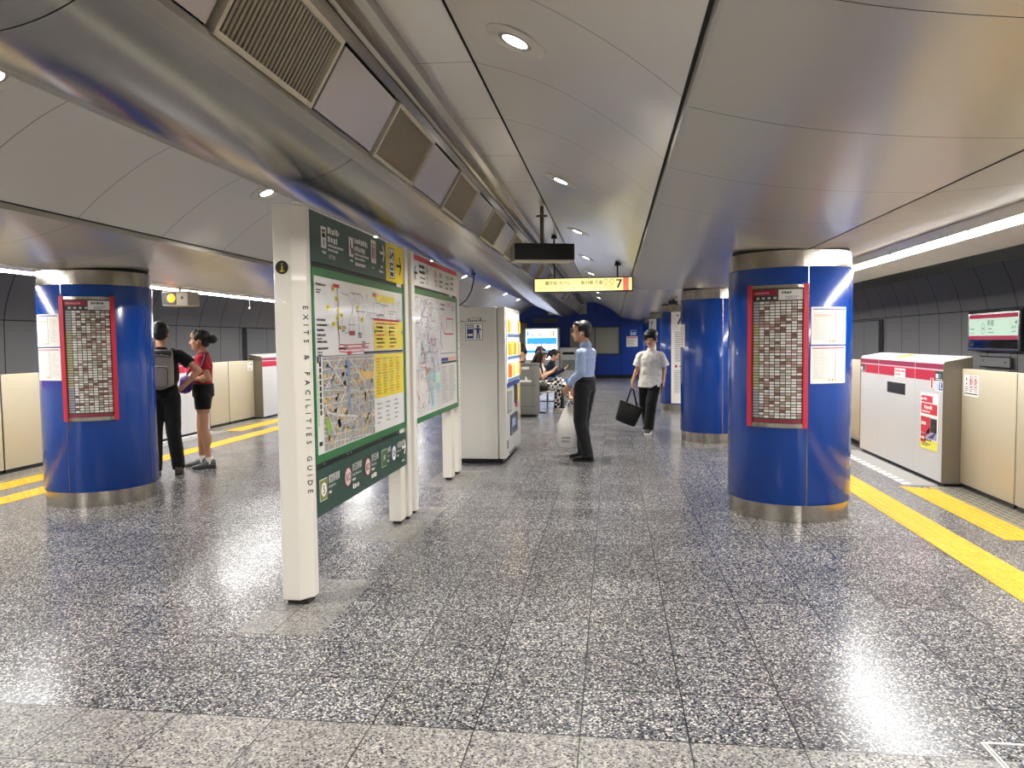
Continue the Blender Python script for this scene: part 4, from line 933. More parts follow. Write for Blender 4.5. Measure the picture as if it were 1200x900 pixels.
rect(mb, SS, u+.03, v+.05, u+.09, v+.075, WHITE, .002); circ(mb, SS, u+.155, v+.165, .016, NV, .0015, n=14); rect(mb, SS, u+.138, v+.085, u+.172, v+.145, NV, .0015)
line(mb, SS, [(u+.145, v+.138), (u+.108, v+.128)], .014, NV, .0016); line(mb, SS, [(u+.165, v+.138), (u+.195, v+.12)], .014, NV, .0016)
for s_ in (-1, 1): line(mb, SS, [(u+.155+s_*.008, v+.09), (u+.155+s_*.016, v+.015)], .014, NV, .0016)
mb.build('vending_symbol', vm)
mb = MB(); pts = [(-.055, .0), (-.02, .006), (.02, -.004), (.055, .002), (.075, .028), (.06, .034), (.055, .018), (.075, .004), (.07, -.004), (.085, .010), (.095, .02), (.092, .0), (.105, .0), (.115, .02), (.115, .002), (.13, .006), (.142, .022), (.132, .012), (.142, .0), (.158, .012), (.162, .02), (.165, .0), (.175, .018), (.185, .016), (.195, .01), (.19, .0), (.205, .002), (.222, .045), (.225, .03), (.215, .0), (.23, .014), (.24, .0), (.29, .008)]
line(mb, SS, [(u+a*.95-.02, v+.225+b) for a, b in pts], .006, INK, .0015); line(mb, SS, [(u+.06, v+.27), (u+.12, v+.268), (u+.19, v+.262)], .004, INK, .0015); mb.build('script_lettering', vm)
# ------------------------------------------------------------------ things at the far end
t = thing('vending_machine', 'brightly lit drinks vending machine in front of the blue end wall', 'vending machine', (-2.68, 28.9, 0))
mb = MB(); mb.b2((-3.33, 28.55, .06), (-2.03, 29.3, 1.98), VW, .02); mb.b2((-3.25, 28.62, 0), (-2.1, 29.2, .06), CHAR); mb.build('cabinet', t)
S = plane((-3.33, 28.55, 0), (1, 0, 0), (0, -1, 0)); WB = mat('far_panel', 'f2f6ff', .3, emit=hexc('f0f5ff'), estr=1.6); BB = mat('far_blue', '2f86e8', .3, emit=hexc('2f86e8'), estr=1.3)
mb = MB(); rect(mb, S, .06, .78, 1.24, 1.93, WB, .004); rect(mb, S, .08, 1.36, 1.22, 1.60, BB, .006); rect(mb, S, .10, 1.02, 1.10, 1.14, BB, .006); rect(mb, S, .09, 1.68, .16, 1.86, BB, .006); rect(mb, S, 1.06, 1.66, 1.14, 1.86, mat('far_orange', 'e8955a', .4, emit=hexc('e8955a'), estr=.8), .006); mb.build('lit_panel', t)
for row, z in enumerate((1.64, 1.24)):
    for k in range(14):
        mb = MB(); c = S(.2+.062*k, z, .008); m = cans[(k*3+row) % len(cans)]; mb.cyl(c, c+Vector((0, 0, .15)), .02, .02, m, 8); mb.build('sample_bottle', t)
mb = MB(); slab(mb, S, .2, .35, 1.1, .55, CHAR, 0, .01); mb.build('delivery_flap', t)
t = thing('ticket_machine', 'low white machine with a dark slot beside the lit far vending machine', 'machine', (-1.9, 29.0, 0))
mb = MB(); mb.b2((-2.0, 28.7, 0), (-1.3, 29.3, 1.22), VW, .03); mb.build('cabinet', t)
mb = MB(); mb.b2((-1.9, 28.69, .95), (-1.45, 28.71, 1.05), BLACK); mb.b2((-1.92, 28.69, .35), (-1.42, 28.71, .75), mat('slot_grey')); mb.build('slot_panel', t)
def wallnotice(x0, z0, x1, z1, label, top, body):
    S = plane((x0, Y1-.052, z0), (1, 0, 0), (0, -1, 0)); W, H = x1-x0, z1-z0; mb = MB(); slab(mb, S, 0, 0, W, H, body, 0, .012); rect(mb, S, .02, H-.08, W-.02, H-.02, top, .014)
    for k in range(5): scribble(mb, S, .04, H-.14-.05*k, W-.1, .024, PINK, 1, .014) if H-.14-.05*k > .02 else None
    tag(recentre(mb.build('wall_notice')), label, 'notice')
wallnotice(.53, 1.22, .96, 1.62, 'white notice with a pink heading on the blue end wall', mat('print_salmon', 'd88a8a', .5), PAPER); wallnotice(.68, 1.66, .90, 1.86, 'small pale blue notice above the white one on the blue end wall', PBLUE, mat('notice_blue', 'a8c4e0', .5))
# grey bin
t = thing('recycling_bin', 'grey steel recycling bin with paper stickers, beyond the vending machine', 'bin', (-1.7, 14.85, 0))
BING = mat('bin_grey', '8b8a84', .4, .5)
mb = MB(); mb.b2((-2.2, 14.57, .05), (-1.47, 15.12, 1.03), BING, .012); mb.build('body', t)
mb = MB(); mb.b2((-2.18, 14.60, 0), (-1.5, 15.1, .05), CHAR); mb.build('plinth', t)
mb = MB(); mb.b2((-2.21, 14.56, 1.02), (-1.46, 15.13, 1.05), BING, .006); mb.build('lid', t)
S = plane((-2.2, 14.57, 0), (1, 0, 0), (0, -1, 0)); mb = MB(); slab(mb, S, .3, .94, .58, .99, PAPER, 0, .003); slab(mb, S, .3, .935, .44, .995, LBLUE, 0, .004); slab(mb, S, .34, .69, .62, .73, PAPER, 0, .003); mb.quad(S(.50, .72, .004), S(.56, .72, .004), S(.52, .80, .004), S(.50, .80, .004), PAPER); mb.build('sticker', t)
mb = MB()
for z in (.62, .2): slab(mb, S, .25, z, .70, z+.012, mat('bin_line', '5d5c58', .5), 0, .002)
slab(mb, S, .64, .2, .648, .9, mat('bin_line'), 0, .002); mb.build('door_seam', t)
# bench: row of seats facing right, with a second row behind facing left
SEATM = mat('seat_white', 'dedad0', .4, coat=.2)
def bench(x, s, y0, n, label):
    t = thing('bench', label, 'bench', (x, y0+n*.29, 0))
    mb = MB(); mb.b2((x+s*.10-.03, y0+.05, .30), (x+s*.10+.03, y0+n*.58-.05, .36), STEEL); mb.build('beam', t)
    for y in (y0+.3, y0+n*.58-.3):
        mb = MB(); mb.b2((x+s*.10-.02, y-.03, .02), (x+s*.10+.02, y+.03, .30), STEEL); mb.b2((x+s*.10-.22, y-.03, 0), (x+s*.10+.22, y+.03, .022), STEEL); mb.build('leg', t)
    for k in range(n):
        prof = [(.42, .41), (.40, .435), (.2, .415), (.02, .40), (-.05, .45), (-.10, .65), (-.15, .86), (-.14, .90), (-.12, .90), (-.06, .66), (-.01, .47), (.05, .43), (.2, .445), (.40, .465), (.44, .44)]
        mb = MB(); mb.prism([(x+s*a, z) for a, z in prof], y0+.58*k+.04, y0+.58*(k+1)-.04, SEATM, smooth=False); mb.build('seat', t)
bench(-1.70, 1, 15.25, 6, 'row of pale seats facing right, where two people sit with phones'); bench(-2.02, -1, 15.25, 6, 'row of pale seats facing left, back to back with the other row')
# floor hatch at the lower right corner and the foot of a metal stand
mb = MB(); mb.b2((1.335, 2.885, -.004), (1.80, 2.893, .004), mat('hatch_frame', 'e4e0d6', .4)); mb.b2((1.335, 2.35, -.004), (1.343, 2.893, .004), mat('hatch_frame', 'e4e0d6', .4)); mb.b2((1.350, 2.35, -.004), (1.356, 2.885, .004), mat('hatch_frame', 'e4e0d6', .4)); mb.b2((1.80, 2.35, -.004), (1.808, 2.893, .004), mat('hatch_frame', 'e4e0d6', .4)); mb.b2((1.335, 2.345, -.004), (1.80, 2.353, .004), mat('hatch_frame', 'e4e0d6', .4))
tag(recentre(mb.build('floor_hatch')), 'thin metal floor hatch frame set into the floor at the lower right corner', 'hatch')
t = thing('metal_post', 'slim grey metal post cut off by the right edge at the bottom of the picture', 'post', (1.452, 2.73, 0))
mb = MB(); mb.cyl((1.437, 2.73, .012), (1.437, 2.73, .30), .018, .018, mat('post_grey', '8a8a98', .3, .7), 16); mb.build('shaft', t)
mb = MB(); mb.cyl((1.437, 2.73, 0), (1.437, 2.73, .014), .04, .036, mat('post_grey'), 24); mb.build('base', t)
# ------------------------------------------------------------------ people
SKIN = mat('skin', 'c89678', .5, spec=.4, sss=.15); SKIN2 = mat('skin_pale', 'd8aa8c', .5, spec=.4, sss=.15); HAIR = mat('hair_black', '0d0b0b', .45); HAIRB = mat('hair_brown', '2a1a14', .45)
def cloth(name, c, rough=.85, n=.06): return mat(name, c, rough, spec=.25, noise=n, nscale=14, bump=.25, sheen=.1)
def fuse(mb, name, parent, voxel=.007, it=5, fold=0., fs=.09, material=None, local=True):
    tmp = mb.build('fuse_tmp')
    tmp.data.materials.clear()
    r = tmp.modifiers.new('r', 'REMESH'); r.mode = 'VOXEL'; r.voxel_size = voxel; r.adaptivity = 0; r.use_smooth_shade = True
    s = tmp.modifiers.new('s', 'SMOOTH'); s.factor = .5; s.iterations = it
    if fold:
        tx = bpy.data.textures.get('folds%.3f' % fs) or bpy.data.textures.new('folds%.3f' % fs, 'CLOUDS'); tx.noise_scale = fs; tx.noise_depth = 2
        d = tmp.modifiers.new('d', 'DISPLACE'); d.texture = tx; d.strength = fold; d.mid_level = .5; d.texture_coords = 'LOCAL'
    bpy.context.view_layer.update()
    me = bpy.data.meshes.new_from_object(tmp.evaluated_get(bpy.context.evaluated_depsgraph_get()))
    old = tmp.data; bpy.data.objects.remove(tmp); bpy.data.meshes.remove(old)
    me.name = name; me.materials.clear(); me.materials.append(material)
    for p in me.polygons: p.use_smooth = True; p.material_index = 0
    o = bpy.data.objects.new(name, me); COL.objects.link(o)
    if parent is not None: o.parent = parent; XF[o.name] = XF[parent.name]
    return o
V3 = Vector
def rot_to(fwd, up=(0, 0, 1)):
    y = V3(fwd).normalized(); x = y.cross(V3(up)).normalized(); z = x.cross(y)
    return Matrix((x, y, z)).transposed().to_4x4()
def hand(mb, wr, d, palm_n, side, curl=.5, s=1.):
    # wr wrist, d direction of the hand, palm_n palm normal, side +1 when the thumb lies along d x palm_n
    d = V3(d).normalized(); n = V3(palm_n); n = (n-d*n.dot(d)).normalized(); t = d.cross(n)*side; wr = V3(wr)
    mb.cap(wr, wr+d*.03*s, .027*s, .026*s, SKIN)
    M = Matrix((t, d, n)).transposed().to_4x4()
    mb.ell(wr+d*.055*s, (.040*s, .050*s, .016*s), SKIN, M)
    for k, (off, L) in enumerate(((.030, .072), (.010, .080), (-.011, .074), (-.031, .058))):
        p = wr+d*.092*s+t*off*s; r = (.0092-.0006*k)*s; dd = d.copy()
        mb.cap(wr+d*.05*s+t*off*.8*s, p, r*1.1, r, SKIN, 8)
        for j, f in enumerate((.45, .32, .23)):
            a = curl*(.55+.35*j); dd = (dd*math.cos(a)+n*math.sin(a)).normalized(); q = p+dd*L*f*s
            mb.cap(p, q, r, r*.93, SKIN, 8); p = q; r *= .94
    p = wr+d*.035*s+t*.030*s; a = (d*.62+t*.62+n*.35).normalized(); q = p+a*.042*s; mb.cap(p, q, .013*s, .0105*s, SKIN, 8)
    b = (d*.85+t*.15+n*.45).normalized(); mb.cap(q, q+b*.032*s, .0105*s, .0085*s, SKIN, 8)
def head_prims(mb, c, M):
    def e(p, r, Q=None): mb.ell(c+M @ V3(p), r, SKIN, M @ (Q or Matrix()))
    e((0, -.010, .025), (.075, .094, .095)); e((0, .022, -.035), (.062, .068, .078)); e((0, .050, -.078), (.036, .034, .030)); e((0, .070, -.092), (.020, .016, .016))
    e((.035, .045, -.02), (.028, .036, .034)); e((-.035, .045, -.02), (.028, .036, .034)); e((0, .072, .030), (.050, .016, .014)); e((0, .066, .055), (.055, .03, .04))
    mb.cap(c+M @ V3((0, .080, .012)), c+M @ V3((0, .104, -.026)), .009, .013, SKIN, 10); e((.011, .092, -.031), (.009, .011, .008)); e((-.011, .092, -.031), (.009, .011, .008))
    e((0, .080, -.054), (.022, .012, .007)); e((0, .078, -.066), (.019, .012, .007))
    for s in (1, -1): e((s*.076, -.006, -.012), (.011, .021, .031)); e((s*.072, .004, -.02), (.010, .012, .02))
def face(p, c, M, skin=None):
    EW = mat('eye_white', 'e6e0da', .3); EI = mat('eye_dark', '1a1210', .2); LP = mat('lip', 'a8645a', .45)
    mb = MB()
    for s in (1, -1):
        a = c+M @ V3((s*.031, .076, .010)); mb.ell(a, (.0125, .0095, .0075), EW, M, 2); b = c+M @ V3((s*.030, .0845, .010)); mb.ell(b, (.0055, .003, .006), EI, M, 2)
    mb.build('eye', p, True)
    mb = MB()
    for s in (1, -1): mb.tube([c+M @ V3((s*.014, .0885, .027)), c+M @ V3((s*.032, .085, .034)), c+M @ V3((s*.050, .070, .029))], [.0035, .0042, .0025], EI, 6)
    mb.build('eyebrow', p, True)
    mb = MB(); mb.ell(c+M @ V3((0, .0885, -.054)), (.022, .0055, .005), LP, M, 2); mb.ell(c+M @ V3((0, .0865, -.063)), (.019, .006, .0055), LP, M, 2); mb.build('lips', p, True)
def leg_prims(mb, hip, kn, an, m=SKIN, k=1.):
    hip, kn, an = V3(hip), V3(kn), V3(an)
    mb.cap(hip, kn, .078*k, .052*k, m); mb.ell(hip.lerp(kn, .35), (.078*k, .085*k, .12*k), m)
    mb.cap(kn, an, .050*k, .034*k, m); c = kn.lerp(an, .32); back = V3((0, -.018, 0)); mb.ell(c+back, (.050*k, .052*k, .11*k), m)
def foot_dir(an, toe): d = V3(toe)-V3(an); d.z = 0; return d.normalized()
def shoe(p, an, toe, m, sole, name='shoe', L=.27, heel=0.):
    an = V3(an); d = foot_dir(an, toe); pit = math.asin(max(-.6, min(.6, heel)))
    base = an-V3((0, 0, an.z)); base.z = an.z-.085
    X = d.cross(V3((0, 0, 1))); D = (d*math.cos(pit)-V3((0, 0, 1))*math.sin(pit)); U = X.cross(D)
    f = lambda a, b, c: base+X*a+D*b+U*c
    mb = MB()
    rings = []
    for b, wd, h, top in ((-.075, .026, .02, .075), (-.065, .038, .016, .11), (-.02, .042, .016, .12), (.04, .044, .016, .10), (.09, .047, .016, .066), (.14, .047, .016, .052), (.175, .036, .018, .042), (.192, .014, .022, .034)):
        R_ = []
        for k in range(14):
            a = 2*PI*k/14; x = math.cos(a)*wd; z = h+(top-h)*(.5+.5*math.sin(a)) if math.sin(a) > 0 else h+(top-h)*.5*(1+math.sin(a)*1.0)
            x = wd*(math.copysign(abs(math.cos(a))**.7, math.cos(a))); R_.append(f(x*L/.27, b*L/.27, z))
        rings.append(R_)
    mb.loft(rings, m); o = mb.build(name, p, True)
    mb = MB(); prof = [(-.078, .024), (-.06, .040), (0, .042), (.05, .044), (.10, .050), (.15, .049), (.182, .034), (.196, .010)]
    top = [f(w*L/.27, b*L/.27, .0) for b, w in prof]+[f(-w*L/.27, b*L/.27, 0) for b, w in prof[::-1]]; up = [q+U*.024 for q in top]
    n = len(top); mb.add(top+up, [(i, (i+1) % n, n+(i+1) % n, n+i) for i in range(n)]+[tuple(range(n-1, -1, -1)), tuple(range(n, 2*n))], sole); mb.build('sole', o, True)
def person(label, loc, rz, J, hp, fwd=(0, 1, 0), vox=.0065, skin=SKIN, group=None, hands=True, rh=None, lh=None, scale=1., eyes=True, lk=.80, hs=1.1):
    # J: joints in the person's own frame (y forward, x to the right)
    p = thing('person', label, 'person', loc, math.radians(rz), group)
    M = rot_to(fwd) @ Matrix.Scale(hs, 4); c = V3(hp); mb = MB(); head_prims(mb, c, M)
    nb = V3(J['neck']); mb.cap(c+M @ V3((0, -.022, -.065)), nb, .050, .054, SKIN)
    pel = V3(J['pelvis']); ch = V3(J['chest'])
    mb.ell(pel, (.125, .085, .10), SKIN); mb.ell(ch, (.140, .095, .15), SKIN); mb.ell(pel.lerp(ch, .5), (.115, .085, .16), SKIN)
    mb.cap(nb, ch, .046, .06, SKIN)
    for s in 'rl':
        sh, el, wr = (V3(J[k+s]) for k in ('sh', 'el', 'wr')); hip, kn, an = (V3(J[k+s]) for k in ('hip', 'kn', 'an'))
        mb.cap(nb+V3((0, 0, -.05)), sh, .036, .046, SKIN); mb.cap(sh, el, .047, .037, SKIN); mb.cap(el, wr, .037, .024, SKIN); mb.ell(el.lerp(wr, .3), (.038, .038, .05), SKIN)
        mb.cap(pel, hip, .08*lk, .078*lk, SKIN); leg_prims(mb, hip, kn, an, SKIN, lk)
        toe = V3(J['toe'+s]); d = foot_dir(an, toe); mb.cap(an-V3((0, 0, .015)), an+d*.10-V3((0, 0, an.z*.55)), (.034 if lk > .9 else .024), .016, SKIN)
        h = rh if s == 'r' else lh
        if hands and h: hand(mb, wr, *h)
    fuse(mb, 'body', p, vox, 4, material=skin)
    if eyes: face(p, c, M)
    return p, c, M
def flat(mb, a, b, r0, r1, m, n=20): mb.cyl(a, b, r0, r1, m, n)
def shirt(p, J, m, name='shirt', sleeve=1., vox=.009, loose=0., hem=None, fold=.014, wide=1., wh=0.):
    mb = MB(); pel = V3(J['pelvis']); ch = V3(J['chest']); nb = V3(J['neck']); q = loose
    hm = V3(hem) if hem is not None else pel+V3((0, 0, -.02))
    def ring(c, rx, ry): return [V3((c.x+math.cos(2*PI*k/24)*rx, c.y+math.sin(2*PI*k/24)*ry, c.z)) for k in range(24)]
    top = ch+V3((0, 0, .125))
    mb.loft([ring(hm, (.155+q+wh)*wide, .115+q+wh), ring(hm.lerp(ch, .4), (.150+q+wh*.6)*wide, .112+q+wh*.6), ring(hm.lerp(ch, .75), (.160+q)*wide, .115+q), ring(ch+V3((0, 0, .03)), (.172+q*.7)*wide, .118+q*.5), ring(top, .128, .092), ring(nb+V3((0, 0, -.012)), .068, .066)], m)
    mb.cyl(nb+V3((0, -.005, -.03)), nb+V3((0, .0, .015)), .070, .064, m, 20)
    for s in 'rl':
        sh, el, wr = (V3(J[k+s]) for k in ('sh', 'el', 'wr'))
        mb.cap(nb+V3((0, 0, -.06)), sh, .052, .060+q*.3, m)
        if sleeve <= .6:
            e = sh.lerp(el, sleeve/.5*.5*1.35); mb.ell(sh, .062+q*.3, m, sub=2); flat(mb, sh, e, .062+q*.4, .068+q, m)
        else:
            mb.cap(sh, el, .061+q, .054+q, m); flat(mb, el, el.lerp(wr, .96), .053+q, .041+q*.6, m)
    return fuse(mb, name, p, vox, 4, fold, .07, m)
def trousers(p, J, m, name='trousers', length=1., vox=.009, k=1., flare=0., fold=.012, top=.10):
    mb = MB(); pel = V3(J['pelvis']); mb.ell(pel, (.160, .122, .13), m)
    def ring(c, rx, ry): return [V3((c.x+math.cos(2*PI*k_/24)*rx, c.y+math.sin(2*PI*k_/24)*ry, c.z)) for k_ in range(24)]
    mb.loft([ring(pel+V3((0, 0, -.06)), .162, .125), ring(pel+V3((0, 0, .03)), .164, .126), ring(pel+V3((0, 0, top)), .160, .120)], m)
    for s in 'rl':
        hip, kn, an = (V3(J[q+s]) for q in ('hip', 'kn', 'an'))
        if length < .9:
            e = hip.lerp(kn, length); mb.ell(hip, .098*k, m, sub=2); flat(mb, hip, e, .100*k, .092*k, m)
        else:
            mb.cap(hip, kn, .100*k, .078*k+flare*.5, m); e = kn.lerp(an, 1.04); flat(mb, kn, e, .076*k+flare*.5, .066*k+flare, m)
    return fuse(mb, name, p, vox, 4, fold, .08, m)
def hair(p, c, M, prims, m, name='hair', vox=.006, fold=.006):
    mb = MB()
    for q, r in prims: mb.ell(c+M @ V3(q), r, m, M)
    return fuse(mb, name, p, vox, 2, fold, .02, m)
SHORT = [((0, -.022, .050), (.082, .092, .080)), ((0, -.055, .0), (.074, .055, .075)), ((0, .045, .088), (.058, .045, .030)), ((.070, -.005, .035), (.016, .045, .045)), ((-.070, -.005, .035), (.016, .045, .045))]
def stand(k=1.): # neutral joints, to be edited
    J = dict(pelvis=(0, 0, .95), chest=(0, -.01, 1.26), neck=(0, -.015, 1.46))
    for s, g in (('r', 1), ('l', -1)):
        J.update({'sh'+s: (g*.178, -.015, 1.375), 'el'+s: (g*.235, -.04, 1.12), 'wr'+s: (g*.235, .03, .88), 'hip'+s: (g*.088, 0, .91), 'kn'+s: (g*.095, .015, .49), 'an'+s: (g*.10, -.02, .09), 'toe'+s: (g*.12, .2, 0)})
    return J
# --- man in a light blue shirt
J = stand(); J.update(neck=(0, -.015, 1.435), chest=(0, -.01, 1.235), hipl=(-.088, 0, .91), knl=(-.09, .03, .49), anl=(-.10, -.07, .088), toel=(-.13, .2, 0), knr=(.09, .07, .50), anr=(.10, .07, .088), toer=(.13, .3, 0),
    shl=(-.183, -.02, 1.34), ell=(-.235, -.06, 1.125), wrl=(-.195, .135, .955), shr=(.183, -.02, 1.34), elr=(.225, .03, 1.11), wrr=(.20, .23, .89))
p, c, M = person('standing man in glasses, light blue shirt and dark trousers, holding a white plastic bag', (-.345, 9.36, 0), 70, J, (0, .04, 1.60), (-.34, .94, -.02), hs=1.13, rh=((0, .25, -1), (-1, 0, 0), -1, .9), lh=((.15, .55, -.9), (1, 0, 0), 1, .35))
shirt(p, J, cloth('shirt_blue', '9fb2d6', .8), sleeve=1., fold=.018, hem=(0, 0, 1.0)); trousers(p, J, cloth('trouser_charcoal', '1b1c1f', .8), k=1.10, fold=.012)
hair(p, c, M, SHORT, HAIR)
mb = MB(); mb.cyl((0, 0, 1.012), (0, 0, 1.045), .166, .163, BLACK, 28); q_ = [v for v in mb.v]; mb.v = [(x, y*.78, z) for x, y, z in mb.v]; mb.box((0, .132, 1.028), (.035, .008, .034), STEEL); mb.build('belt', p, True)
mb = MB(); mb.cyl((0, -.014, 1.42), (0, -.002, 1.475), .078, .066, cloth('shirt_blue', ''), 24, caps=False); mb.build('collar', p, True)
mb = MB()
for s in (1, -1):
    a = c+M @ V3((s*.032, .092, .010)); pts = [a+M @ V3((math.cos(t)*.024, -.004*abs(math.cos(t)), math.sin(t)*.019)) for t in [2*PI*k/16 for k in range(17)]]; mb.tube(pts, .0028, BLACK, 6); mb.tube([a+M @ V3((s*.024, 0, .006)), c+M @ V3((s*.077, .05, .012)), c+M @ V3((s*.080, -.015, .012))], .0028, BLACK, 6)
mb.tube([c+M @ V3((-.009, .098, .014)), c+M @ V3((.009, .098, .014))], .0026, BLACK, 6); mb.build('glasses', p, True)
mb = MB(); mb.ell(c+M @ V3((-.088, .002, -.014)), (.010, .011, .013), WHITE, M, 2); mb.cap(c+M @ V3((-.086, .008, -.02)), c+M @ V3((-.082, .016, -.045)), .004, .003, WHITE, 8); mb.build('earphone', p, True)
for s in 'lr': shoe(p, J['an'+s], J['toe'+s], mat('shoe_leather', '111112', .3), BLACK)
def wpt(p, q): return XF[p.name] @ V3(q)
def bag_plastic(p, top, label):
    t = thing('plastic_bag', label, 'bag', wpt(p, (top[0], top[1]+.02, top[2]-.62)), p.rotation_euler.z)
    PL = mat('bag_plastic', 'eceae6', .35, alpha=.82, noise=.05, nscale=12, bump=.5); mb = MB(); rings = []
    for z, rx, ry in ((0, .06, .10), (.015, .085, .15), (.14, .095, .175), (.28, .08, .165), (.38, .05, .12), (.46, .03, .08), (.52, .02, .05)):
        rings.append([V3((math.cos(2*PI*k/24)*rx*(1+.12*math.sin(5*k+z*30)), math.sin(2*PI*k/24)*ry*(1+.08*math.sin(3*k+z*20)), z)) for k in range(24)])
    mb.loft(rings, PL); mb.build('bag_body', t, True)
    mb = MB()
    for s in (1, -1): mb.tube([(s*.012, .04, .50), (s*.008, .02, .56), (0, 0, .60), (s*.008, -.02, .56), (s*.012, -.04, .50)], .008, PL, 6)
    mb.build('handle', t, True)
    mb = MB(); S = lambda a, b, w=0: V3((-.094-w*.5, .06-a, .12+b)); scribble(mb, S, 0, .0, .12, .03, PINK, 2, .02); mb.build('print', t, True)
    mb = MB(); mb.ell((0, -.03, .30), (.05, .06, .17), BLACK); mb.build('dark_contents', t, True)
    return t
bag_plastic(p, (.19, .28, .74), 'white plastic carrier bag with dark contents hanging from the blue shirt man\'s hand')
# --- young man in a white T-shirt
J = stand(); J.update(pelvis=(0, 0, .90), chest=(-.01, .0, 1.16), neck=(-.015, .0, 1.345), hipr=(.088, 0, .87), hipl=(-.088, 0, .87), knl=(-.055, .16, .49), anl=(-.03, .24, .09), toel=(-.06, .5, 0), knr=(.105, -.02, .47), anr=(.13, -.32, .135), toer=(.15, 0, 0),
    shr=(.160, 0, 1.235), elr=(.215, .0, 1.02), wrr=(.275, .06, .84), shl=(-.165, 0, 1.235), ell=(-.215, -.05, 1.02), wrl=(-.215, .0, .85))
p, c, M = person('young man in white T-shirt and black trousers walking with a black tote bag', (.60, 12.27, 0), 163, J, (-.02, .04, 1.50), (-.05, 1, -.06), hs=1.20, skin=SKIN2, rh=((.12, .12, -1), (-1, 0, 0), -1, .95), lh=((.0, .2, -1), (1, 0, 0), 1, .8))
shirt(p, J, cloth('tee_white', 'e9e6e0', .9, .03), 't_shirt', .58, loose=.024, hem=(0, 0, .73), fold=.022, wide=.97, wh=.035); trousers(p, J, cloth('trouser_black', '101012', .85), k=1.05, flare=.012, fold=.014)
hair(p, c, M, SHORT+[((0, .072, .052), (.072, .032, .036)), ((.058, .040, .035), (.030, .05, .06)), ((-.058, .040, .035), (.030, .05, .06)), ((0, -.01, .065), (.092, .095, .075))], HAIR)
for s, h in (('l', 0), ('r', .35)): shoe(p, J['an'+s], J['toe'+s], mat('sneaker_black', '1a1a1c', .6), mat('sole_white', 'd9d6cf', .6), heel=h)
w_ = wpt(p, (-.205, .05, .76)); t = thing('phone', 'black phone in the lowered left hand of the man in the white T-shirt', 'phone', w_, p.rotation_euler.z)
mb = MB(); mb.box((0, .01, -.04), (.012, .075, .15), BLACK, bev=.004); mb.build('phone_case', t, True)
mb = MB(); mb.box((.0068, .01, -.04), (.001, .068, .14), mat('screen_black')); mb.build('screen', t, True)
t = thing('tote_bag', 'black tote bag with long handles held by the man in the white T-shirt', 'bag', wpt(p, (.40, .08, .14)), p.rotation_euler.z)
TOTE = cloth('tote_black', '0e0e10', .55); mb = MB(); A = Matrix.Rotation(math.radians(-20), 4, 'Y'); rings = []
for z, rx, ry in ((0, .155, .05), (.012, .175, .065), (.12, .185, .070), (.24, .195, .055), (.32, .205, .030), (.335, .205, .026)):
    rings.append([A @ V3((math.copysign(abs(math.cos(2*PI*k/28))**.6, math.cos(2*PI*k/28))*rx, math.copysign(abs(math.sin(2*PI*k/28))**.7, math.sin(2*PI*k/28))*ry, z)) for k in range(28)])
mb.loft(rings, TOTE); mb.build('bag_body', t, True)
hd = V3((-.115, -.01, .58))
for s in (1, -1):
    mb = MB(); mb.tube([A @ V3((-.09, s*.03, .20)), A @ V3((-.09, s*.032, .335)), hd+V3((-.02, s*.012, -.03)), hd+V3((.0, s*.008, .0)), hd+V3((.02, s*.012, -.03)), A @ V3((.09, s*.032, .335)), A @ V3((.09, s*.03, .20))], .009, TOTE, 6); mb.build('handle', t, True)
# --- woman in red
J = stand(); J.update(pelvis=(0, 0, .93), chest=(0, 0, 1.22), neck=(0, -.01, 1.395), hipr=(.085, 0, .89), hipl=(-.085, 0, .89), shl=(-.163, -.01, 1.32), ell=(-.215, -.085, 1.095), wrl=(-.10, .14, 1.09), shr=(.163, -.01, 1.32), elr=(.20, -.02, 1.09), wrr=(.09, .17, 1.06),
    knl=(-.085, .0, .49), anl=(-.09, -.05, .088), toel=(-.12, .2, 0), knr=(.08, .05, .49), anr=(.085, .05, .088), toer=(.13, .25, 0))
p, c, M = person('woman in red T-shirt and black shorts, hair in a bun, facing the backpack man', (-4.93, 8.52, 0), 114, J, (0, .02, 1.545), (.12, 1, .02), lk=1., skin=mat('skin_tan', 'b98a70', .5, spec=.4, sss=.15), rh=((-.3, .5, -.6), (-.6, -.3, 0), -1, .9), lh=((.45, .75, -.3), (.6, -.3, -.3), 1, .8))
shirt(p, J, cloth('tee_red', 'a8142e', .85), 't_shirt', .42, loose=-.004, hem=(0, 0, .93), wide=.93, fold=.012); trousers(p, J, cloth('shorts_black', '0c0c0e', .85), 'shorts', .42, k=1.0, fold=.006)
hair(p, c, M, SHORT[:2]+[((.062, .0, .035), (.02, .05, .05)), ((-.062, .0, .035), (.02, .05, .05)), ((0, .04, .085), (.06, .04, .026)), ((0, -.135, .02), (.052, .050, .050)), ((0, -.09, .02), (.04, .04, .04))], HAIR)
mb = MB()
for s in (1, -1): mb.ell(c+M @ V3((s*.034, .038, .118)), (.028, .010, .014), BLACK, M, 2)
mb.tube([c+M @ V3((-.085, -.03, .07)), c+M @ V3((-.06, .03, .11)), c+M @ V3((.06, .03, .11)), c+M @ V3((.085, -.03, .07))], .004, BLACK, 6); mb.build('sunglasses', p, True)
for s in 'lr':
    shoe(p, J['an'+s], J['toe'+s], mat('sneaker_grey', '5d5e60', .7), mat('sole_grey', '3c3c3e', .7))
    mb = MB(); a = V3(J['an'+s]); mb.cyl(a+V3((0, 0, -.03)), a+V3((0, 0, .055)), .044, .041, WHITE, 18); mb.build('sock', p, True)
t = thing('shoulder_bag', 'purple shoulder bag held at the waist by the woman in red', 'bag', wpt(p, (-.13, .17, .93)), p.rotation_euler.z)
